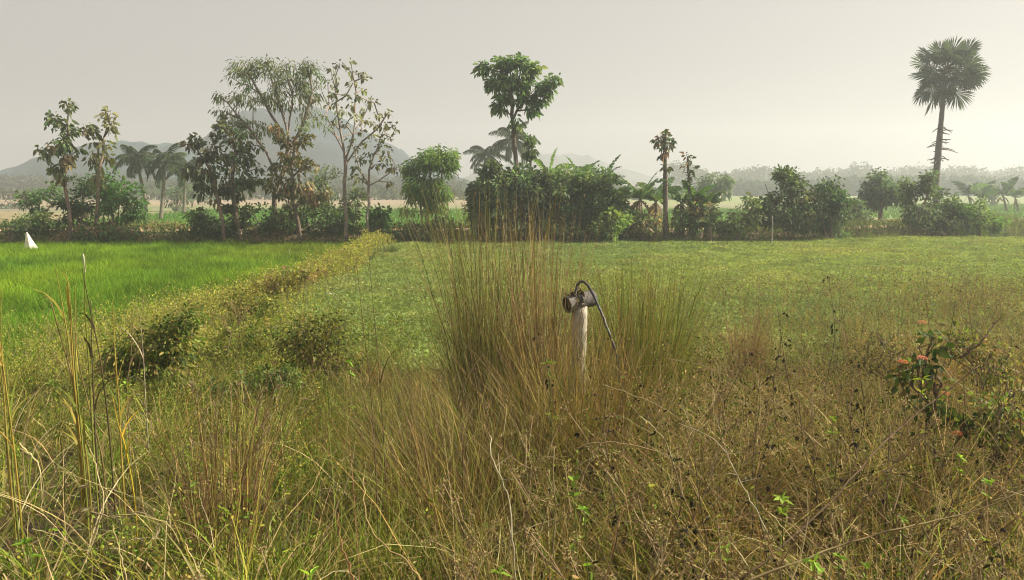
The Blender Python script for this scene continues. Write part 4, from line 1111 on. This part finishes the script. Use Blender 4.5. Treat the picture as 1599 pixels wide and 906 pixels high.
for pts, D, lb in (
        ([(30, 692), (60, 730), (64, 800)], 2.6, 'broad'),
        ([(60, 640), (45, 655), (36, 700), (40, 780)], 2.9, 'x'),
        ([(140, 800), (185, 808), (215, 800), (270, 822)], 2.4, 'x'), ([(30, 700), (55, 718), (66, 750), (70, 800)], 2.7, 'x'),
        ([(140, 830), (170, 808), (215, 804), (262, 820), (280, 850)], 2.35, 'x'), ([(150, 770), (175, 765), (215, 780), (250, 800)], 2.6, 'x'),
        ([(50, 826), (90, 838), (138, 862)], 2.3, 'x'), ([(120, 906), (160, 800), (150, 730), (140, 700)], 2.5, 'x'),
        ([(230, 780), (290, 700), (340, 695)], 2.8, 'x'), ([(200, 912), (186, 860), (175, 820)], 2.3, 'x'), ([(318, 912), (300, 870), (290, 845), (300, 840)], 2.3, 'x'),
        ([(440, 860), (470, 800), (520, 760), (560, 750)], 2.7, 'x'), ([(500, 850), (540, 760), (555, 690)], 2.7, 'x'),
        ([(900, 700), (960, 690), (1060, 720), (1150, 800)], 3.2, 'x'), ([(940, 600), (1040, 640), (1140, 720)], 4.0, 'x'),
        ([(1040, 560), (1120, 580), (1220, 640)], 4.4, 'x'), ([(1000, 650), (1040, 690), (1060, 760)], 3.2, 'x'), ([(1330, 820), (1372, 850), (1400, 890)], 2.5, 'x'),
        ([(1410, 820), (1422, 840), (1420, 870)], 2.5, 'x'), ([(1200, 800), (1245, 850), (1280, 906)], 2.5, 'x')):
    stem('dead_blade', 'thin arching dead grass blade lying over the foreground grass', pts, D, .0026, tuple(jit((0.44, 0.35, 0.19), 1, .2)[0]), 'grass blade', 'arching dead grass blades in the foreground', sides=5)

# ------------------------------------------------------------------ near shrubs
def nshrub(label, D, bpx, ell, n_each, L, cols, wts, name='leafy_shrub', spread=.07, cat='shrub', stemc=(0.12, 0.09, 0.05)):
    st = [[(bpx + rng.normal(0, 8), 640), (bpx + rng.normal(0, 12), (e[1] + 600) / 2), (e[0] + rng.normal(0, 6), e[1])] for e in ell for _ in range(2)]
    return tree(name, label, cat, D, bpx, st, ell,
                dict(n_each=n_each, spread=spread, L=L, W=L * .5, cols=cols, weights=wts, droop=.2), None, 1.0, .011, .002, stemc, 'foliage', .12)
nshrub('dark green shrub at the near edge of the rice field', 8.6, 235, [(225, 545, 50, 40, 60), (270, 530, 34, 34, 36), (200, 575, 40, 30, 34), (255, 575, 40, 26, 30), (290, 500, 20, 16, 12)], 26, .045, [(0.08, 0.125, 0.025), (0.16, 0.22, 0.04), (0.28, 0.24, 0.07)], [3, 3, 2.5], spread=.15)
nshrub('yellow green leafy weed left of the middle of the ridge', 10.5, 375, [(370, 540, 46, 26, 40), (340, 560, 34, 22, 24), (400, 520, 34, 24, 26)], 20, .045, [(0.17, 0.22, 0.04), (0.24, 0.24, 0.06), (0.10, 0.14, 0.03)], [3, 2, 2])
nshrub('dark shrub on the ridge between the fields', 13.0, 390, [(380, 470, 30, 18, 26), (410, 480, 22, 16, 18)], 26, .05, [(0.13, 0.16, 0.03), (0.32, 0.29, 0.07)], [2, 2], spread=.2)
nshrub('grey green dense shrub right of the ridge weeds', 9.0, 500, [(495, 520, 46, 30, 50), (520, 555, 36, 34, 40), (465, 550, 36, 30, 34)], 24, .04, [(0.13, 0.16, 0.035), (0.24, 0.24, 0.055), (0.30, 0.24, 0.10), (0.06, 0.08, 0.02)], [3, 3, 2, 2], spread=.16)
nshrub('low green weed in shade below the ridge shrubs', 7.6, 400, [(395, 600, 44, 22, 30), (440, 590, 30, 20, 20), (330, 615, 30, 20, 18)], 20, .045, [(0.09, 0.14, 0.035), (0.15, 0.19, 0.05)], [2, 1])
nshrub('yellow weeds half way along the ridge', 16, 440, [(440, 440, 40, 12, 24), (470, 425, 34, 10, 18), (415, 455, 24, 12, 14)], 20, .07, [(0.30, 0.27, 0.06), (0.22, 0.24, 0.06), (0.30, 0.20, 0.12)], [2, 2, 1], spread=.13)
nshrub('dry seedy weed bush in front of the right field', 7.5, 1385, [(1385, 540, 44, 26, 36), (1350, 560, 36, 20, 22)], 14, .03, [(0.34, 0.26, 0.12), (0.14, 0.11, 0.05), (0.22, 0.23, 0.07)], [3, 1, 2], spread=.14)
nshrub('brownish weed bush at the right edge behind the flowers', 6.0, 1540, [(1540, 560, 50, 30, 40), (1570, 600, 40, 30, 26), (1500, 540, 30, 24, 18)], 14, .035, [(0.34, 0.27, 0.12), (0.14, 0.15, 0.05), (0.22, 0.26, 0.06)], [3, 2, 1.5], spread=.13)
nshrub('green weed at the right edge below the flowers', 4.2, 1580, [(1580, 680, 40, 40, 30), (1560, 640, 30, 20, 14)], 16, .035, [(0.14, 0.2, 0.04), (0.09, 0.12, 0.03), (0.30, 0.25, 0.10)], [2, 1.5, 2], spread=.10)

# flowering lantana
D = 4.3
b = at(1450, 700, D); b = np.array([b[0], D, float(gz(b[0], D))])
lant = thing('flowering_bush', 'dark leaved bush with small pink orange flower heads at right', 'flowering bush', b)
EL = [(1440, 580, 28, 20, 20), (1450, 622, 34, 30, 14), (1490, 655, 34, 34, 11), (1455, 530, 8, 22, 6), (1410, 590, 16, 12, 6)]
C = blob(EL, D, 1.0)
A, par, r = grow([np.array([b, at(1450, 640, D), at(1440, 580, D)]), np.array([b, at(1490, 680, D), at(1500, 640, D)]), np.array([b, at(1460, 620, D), at(1450, 520, D)])], C, .0022, .010, .1, .08, .05)
m = MB(); wood(m, A, par, r, (0.14, 0.10, 0.06)); m.build('stems', M_BARK, lant)
m = MB(); foliage(m, C, 5, .065, .042, .027, [(0.06, 0.10, 0.028), (0.035, 0.055, 0.02), (0.14, 0.20, 0.04), (0.2, 0.15, 0.06)], [3, 2, 2, 1]); m.build('foliage', M_LEAF, lant)
for px, py, cc_ in ((1410, 566, (0.60, 0.22, 0.13)), (1440, 560, (0.60, 0.25, 0.22)), (1475, 615, (0.55, 0.22, 0.16)), (1495, 678, (0.62, 0.18, 0.16)), (1440, 505, (0.6, 0.3, 0.22)), (1590, 660, (0.45, 0.25, 0.14))):
    p = at(px, py, D - .18)
    m = MB()
    n = 26; g = rng.normal(0, 1, (n, 3)); g[:, 2] = abs(g[:, 2]); g = unit(g)
    q0 = p + g * [.022, .022, .011]
    for k in range(4):
        side = unit(np.cross(g, rng.normal(0, 1, (n, 3))))
        leaves(m, q0, side + g * .5, .0085, .008, jit(cc_, n, .18, .08), fold=.05, droop=0)
    leaves(m, q0, g, .006, .004, jit((0.7, 0.45, 0.1), n, .1), fold=.1, droop=0)
    m.build('flower_head', M_FLOWER, lant)
    m = MB(); tube(m, spline([p, p - [0, 0, .05], C[np.linalg.norm(C - p, axis=1).argmin()]], 6), .0016, (0.10, 0.13, 0.04), 5); m.build('flower_stalk', M_BARK, lant)

# withered dark leaf twigs
def dark_twig(loc, H, name='withered_twig'):
    root = thing(name, 'thin twig with a few withered dark leaves standing in the dry weeds', 'twig', loc, 'withered dark leaved twigs in the right foreground')
    S_ = spline(np.array([loc, loc + [rng.normal(0, .05), .01, H * .4], loc + [rng.normal(0, .07), 0, H * .72], loc + [rng.normal(0, .05), .02, H]]), 16)
    m = MB(); tube(m, S_, np.linspace(.0030, .0016, 16), (0.09, 0.065, 0.04), 5)
    n = 8; j = rng.integers(7, 16, n); p0 = S_[j]; d = unit(rng.normal(0, 1, (n, 3)) * [1, 1, .5] + [0, 0, .1]); p1 = p0 + d * rng.uniform(.01, .06, (n, 1))
    frusta(m, p0, p1, .0013, .0008, (0.10, 0.07, 0.045), 4); m.build('stalk', M_BARK, root)
    m = MB(); leaves(m, np.repeat(p1, 2, 0), np.repeat(d, 2, 0) * .4 + [0, 0, -.8] + rng.normal(0, .4, (2 * n, 3)), rng.uniform(.018, .040, 2 * n), .015, mixcol([(0.030, 0.026, 0.02), (0.05, 0.04, 0.025), (0.06, 0.08, 0.03)], [4, 2, 1], 2 * n), fold=.5, droop=.1)
    m.build('withered_leaves', M_LEAF, root)
    return root
protos = []
spots = [(856, 545, 4.6), (1243, 500, 4.6), (1232, 535, 4.3), (1160, 575, 4.0), (1262, 640, 3.8), (1352, 585, 4.2), (932, 620, 3.8), (1180, 650, 3.5), (1050, 700, 3.0), (1100, 730, 2.9), (960, 760, 2.8), (1300, 690, 3.2), (1400, 680, 3.2),
         (1460, 700, 3.0), (1520, 620, 4.0), (1570, 830, 2.5), (1090, 790, 2.6), (1210, 700, 3.0), (915, 690, 3.3), (1480, 490, 5.0), (1305, 455, 6.0), (1350, 640, 3.6), (1000, 610, 4.2)]
for k, (px, py, D) in enumerate(spots):
    t = at(px, py - 18, D); g = np.array([t[0], D, float(gz(t[0], D)) - .02]); H = max(.25, t[2] - g[2])
    if k < 5:
        o = dark_twig(g, H); o['_h'] = H; protos.append(o)
    else:
        p = protos[k % 5]; o = copy_tree(p); s = H / p['_h']
        o.location = tuple(float(q) for q in g); o.scale = (1, 1, s); o.rotation_euler = (0, 0, rng.uniform(0, 6.28))
for o in list(bpy.data.objects):
    if '_h' in o: del o['_h']

# fresh green sprigs
def sprig(loc, H, L, nl, c, label):
    root = thing('green_sprig', label, 'sprig', loc)
    S_ = spline(np.array([loc, loc + [.02, .02, H * .5], loc + [0, 0, H]]), 10)
    m = MB(); tube(m, S_, np.linspace(.003, .0016, 10), (0.14, 0.16, 0.05), 5); m.build('stalk', M_DRY, root)
    m = MB(); j = np.array([9] * nl + [8] * 3 + [6] * 2)
    n = len(j); a = np.arange(n) * 2.4
    d = np.stack([np.cos(a), np.sin(a), rng.uniform(-.3, 1.3, n)], -1) + rng.normal(0, .35, (n, 3))
    leaves(m, S_[j], d, L * rng.uniform(.7, 1.15, n), L * .36, jit(c, n, .12), fold=.25, droop=.25, up=np.array([0, 0, 1.0])); m.build('leaves', M_LEAF, root)
for px, py, D, L, lb in ((895, 752, 2.7, .045, 'bright green leaf sprig low in the middle right of the pipe'), (912, 796, 2.6, .035, 'small green sprig below the brighter one in the middle'),
        (1222, 780, 2.6, .055, 'largest bright green sprig in the lower right weeds'), (1135, 856, 2.35, .04, 'bright green sprig near the bottom, left of the slanting branch'),
        (1272, 878, 2.3, .05, 'green sprig at the bottom edge below the slanting branch'), (1352, 884, 2.3, .03, 'tiny green sprig at the bottom edge under the slanting branch'),
        (1410, 812, 2.5, .03, 'tiny lime sprig just over the slanting branch'), (1545, 755, 2.7, .035, 'small lime sprig near the right edge'),
        (858, 568, 4.5, .06, 'lone lime leaf sprig beside the withered twig left of the pipe'), (1300, 655, 3.4, .04, 'lime sprig in the straw below the right field'),
        (1440, 592, 4.1, .06, 'fresh green shoot just below the pink flowers'), (545, 565, 5.0, .05, 'lime sprig in the grass left of the tallest clump'),
        (195, 600, 4.4, .05, 'lime sprig at the foot of the tall reeds'), (42, 850, 2.5, .045, 'green sprig in the bottom left corner'),
        (780, 895, 2.25, .045, 'yellow green sprig beside the pale crooked stem'), (485, 900, 2.25, .05, 'broad green leaves at the bottom edge left of middle'), (1020, 472, 7.0, .05, 'lime leaf over the olive grass clump'),
        (1500, 715, 3.0, .04, 'green sprig below the lowest pink flower'), (80, 600, 4.2, .05, 'green sprig between the tall reeds and the left edge'), (1310, 870, 2.4, .035, 'narrow green sprig near the bottom edge at right')):
    t = at(px, py, D); g = np.array([t[0], D, float(gz(t[0], D)) - .02])
    sprig(g, max(.1, t[2] - g[2]), L * rng.uniform(.75, 1.05), int(rng.integers(4, 8)), tuple(jit((0.20, 0.30, 0.04), 1, .2)[0]), lb)

# dead weed plants with fluffy brown seed heads
def seed_weed(loc, H, nh=9):
    root = thing('seeding_weed', 'dead weed with clustered fluffy brown seed heads in the foreground tangle', 'weed', loc, 'dead seeding weeds in the foreground')
    C = loc + np.stack([rng.normal(0, .09, nh), rng.normal(0, .09, nh), H * rng.uniform(.72, 1.0, nh)], -1)
    A, par, r = grow([np.array([loc, loc + [.02, 0, H * .35], loc + [0, .02, H * .7]])], C, .0012, .004, .07, .06, -.05)
    m = MB(); wood(m, A, par, r, (0.30, 0.23, 0.13)); m.build('stalk', M_DRY, root)
    for c0 in C:
        m = MB(); n = 34; g = unit(rng.normal(0, 1, (n, 3)) + [0, 0, .3])
        q = c0 + rng.normal(0, .011, (n, 3))
        leaves(m, q, g, rng.uniform(.008, .018, n), .005, mixcol([(0.32, 0.24, 0.12), (0.2, 0.14, 0.07), (0.30, 0.28, 0.12)], [2, 2, 1], n), fold=.3, droop=0)
        m.build('seed_head', M_DRY, root)
    return root
ws = [(740, 850, 2.5), (850, 730, 2.9), (770, 880, 2.3), (730, 770, 2.8), (1000, 820, 2.4), (1050, 860, 2.3), (860, 690, 3.2), (950, 640, 3.6), (1330, 720, 3.0), (1340, 790, 2.6), (1240, 820, 2.4), (1450, 760, 2.7), (1010, 740, 2.9), (1100, 670, 3.3), (1380, 620, 3.6),
      (1520, 820, 2.5), (380, 880, 2.3), (1180, 620, 3.8), (900, 850, 2.4), (1290, 600, 4.1), (1560, 700, 3.0), (820, 640, 3.8), (960, 880, 2.3), (1480, 880, 2.3), (350, 470, 9.5), (1120, 560, 4.6)]
wp = []
for k, (px, py, D) in enumerate(ws):
    t = at(px, py, D); g = np.array([t[0], D, float(gz(t[0], D)) - .02]); H = max(.3, t[2] - g[2])
    if k < 5:
        o = seed_weed(g, H); wp.append((o, H))
    else:
        p, h0 = wp[k % 5]; o = copy_tree(p); o.location = tuple(float(q) for q in g); s = H / h0
        o.scale = (min(1.2, .9 + .2 * s), ) * 2 + (s,); o.rotation_euler = (0, 0, rng.uniform(0, 6.28))

# ------------------------------------------------------------------ pipe with hose
D = 6.0
g = at(905, 560, D); g = np.array([g[0], D, float(gz(g[0], D)) - .05])
pipe = thing('irrigation_standpipe', 'pale upright water pipe with a grey cross pipe and black hose in tall grass', 'standpipe', g)
m = MB()
tp = at(905, 478, D)
z = np.linspace(g[2], tp[2], 18); rr = .060 + .002 * np.sin(z * 9)
tube(m, np.stack([np.interp(z, [g[2], tp[2]], [g[0] - .01, tp[0]]), np.full(18, D), z], -1), rr, jit((0.36, 0.32, 0.25), 18 * 20 + 2, .06, .02), 20)
m.build('upright_pipe', M_PIPE, pipe, smooth=True)
m = MB()
a = at(885, 476, D - .05); c2 = at(926, 465, D + .07)
ax = unit(c2 - a)
P = a + (c2 - a) * np.linspace(0, 1, 12)[:, None]
ro = .92 * np.array([.074, .071, .070, .070, .070, .070, .070, .070, .070, .071, .073, .070])
tube(m, P, ro, jit((0.13, 0.118, 0.105), 12 * 22 + 2, .2, .03), 22, cap=False)
tube(m, P[1:-1][::-1], ro[1:-1] * .86, (0.10, 0.08, 0.06), 22, cap=True)
for e in (0, 11):                                        # rims; the inner tube is capped in dark brown
    th = np.linspace(0, 2 * np.pi, 23)[:22]; u = unit(np.cross(ax, [0, 0, 1.])); w2 = np.cross(ax, u)
    ring = np.cos(th)[:, None] * u + np.sin(th)[:, None] * w2
    V = np.concatenate([P[e] + ring * ro[e], P[e] + ring * ro[e] * .86]); k = np.arange(22)
    m.add(V, np.stack([k, (k + 1) % 22, (k + 1) % 22 + 22, k + 22], -1), (0.25, 0.22, 0.19))
m.build('cross_pipe', M_PIPE, pipe, smooth=True)
m = MB(); n = 60; th = rng.uniform(0, 6.28, n); t = rng.uniform(.1, .55, n)
q_ = a + (c2 - a) * t[:, None] + rng.normal(0, .02, (n, 3)) * [1, 1, .3] + [0, 0, .072]
leaves(m, q_, rng.normal(0, 1, (n, 3)), .035, .02, mixcol([(0.06, 0.05, 0.035), (0.2, 0.15, 0.09)], [2, 1], n)); m.build('leaf_litter', M_DRY, pipe)
H_ = [at(900, 470, D - .06), at(899, 456, D - .03), at(903, 443, D), at(911, 440, D), at(920, 449, D - .02), at(930, 468, D - .12), at(942, 497, D - .22), at(955, 530, D - .30), at(964, 560, D - .34), at(968, 600, D - .36)]
m = MB(); tube(m, spline(H_, 60) + rng.normal(0, .0012, (60, 3)), .0105, (0.035, 0.033, 0.032), 10); m.build('hose', M_RUBBER, pipe, smooth=True)
m = MB()
for k in range(4):
    th = np.linspace(0, 2 * np.pi, 17); u = unit(np.cross(ax, [0, 0, 1.])); w2 = np.cross(ax, u); ctr = a + (c2 - a) * (.36 + .03 * k)
    tube(m, ctr + (np.cos(th)[:, None] * u + np.sin(th)[:, None] * w2) * .075, .004, (0.08, 0.07, 0.06), 5)
cdp = [at(907, 482, D - .075), at(911, 500, D - .07), at(908, 520, D - .068), at(910, 545, D - .068)]
tube(m, spline(cdp, 10), .003, (0.07, 0.06, 0.05), 5)
m.build('cord', M_RUBBER, pipe)

# white cloth on a stick, stakes, scrap
D = 30.5
g = at(50, 404, D); g = np.array([g[0], D, float(gz(g[0], D))])
sc_ = thing('field_marker', 'white cloth cone hung on a stick at the far edge of the rice', 'marker', g)
m = MB(); tube(m, [g, g + [-.12, 0, .75]], .02, (0.2, 0.15, 0.1), 6); m.build('stick', M_BARK, sc_)
m = MB(); ns = 28; th = np.linspace(0, 2 * np.pi, ns, endpoint=False); V = []
for k, (z, r_) in enumerate(((.78, .02), (.70, .05), (.5, .10), (.3, .16), (.14, .21))):
    rr = r_ * (1 + .18 * np.sin(th * 5 + k * .3) + .08 * np.sin(th * 9))
    V.append(np.stack([g[0] - .13 + (.78 - z) * .2 + np.cos(th) * rr, g[1] + np.sin(th) * rr, g[2] + z + .02 * np.sin(th * 3) * (k == 4)], -1))
V = np.concatenate(V); q = [(i * ns + k, i * ns + (k + 1) % ns, (i + 1) * ns + (k + 1) % ns, (i + 1) * ns + k) for i in range(4) for k in range(ns)]
m.add(V, q, (0.72, 0.70, 0.62)); m.build('cloth', M_CLOTH, sc_, smooth=True)

b0 = at(514, 460, 17.5)
m = MB(); nx = 12; X, Y = np.meshgrid(np.linspace(-.15, .15, nx), np.linspace(-.1, .1, nx)); Z = .05 + .05 * vnoise(X, Y, 14, 2) - 4 * (X ** 2 + Y ** 2)
i = np.arange(nx - 1)[:, None] * nx + np.arange(nx - 1)[None, :]
bb = np.array([b0[0], b0[1], float(gz(b0[0], b0[1])) + .12])
m.add(np.stack([X, Y, Z], -1).reshape(-1, 3) + bb, np.stack([i, i + 1, i + nx + 1, i + nx], -1).reshape(-1, 4), (0.75, 0.73, 0.66))
tag(m.build('plastic_scrap', M_CLOTH, origin=bb), 'crumpled white plastic scrap lying beside the ridge weeds', 'litter')
for px, py, D, h_, r_, c_, lb in ((452, 402, 27, .42, .012, (0.4, 0.38, 0.25), 'thin stake standing in the rice near the ridge'), (1205, 374, 33, 1.35, .03, (0.4, 0.36, 0.28), 'pale post in front of the vine wrapped tree'),
                            (1110, 360, 33.2, .9, .02, (0.35, 0.3, 0.2), 'thin stake beside the young banana plant'), (133, 440, 22, .7, .03, (0.45, 0.42, 0.3), 'pale stake in the rice behind the reeds'), (643, 350, 34.5, .9, .02, (0.2, 0.16, 0.12), 'dark stake left of the bright green bushy tree')):
    g = at(px, py, D); g[2] = float(gz(g[0], g[1])) - .03
    m = MB(); tube(m, spline([g, g + [.02, 0, h_ * .5], g + [-.01, .01, h_]], 8), r_ * np.linspace(1, .75, 8), jit(c_, 8 * 8 + 2, .1), 8)
    tag(m.build('stake', M_BARK, origin=g), lb, 'stake')
for o in ORG:
    if '_org' in o: del o['_org']
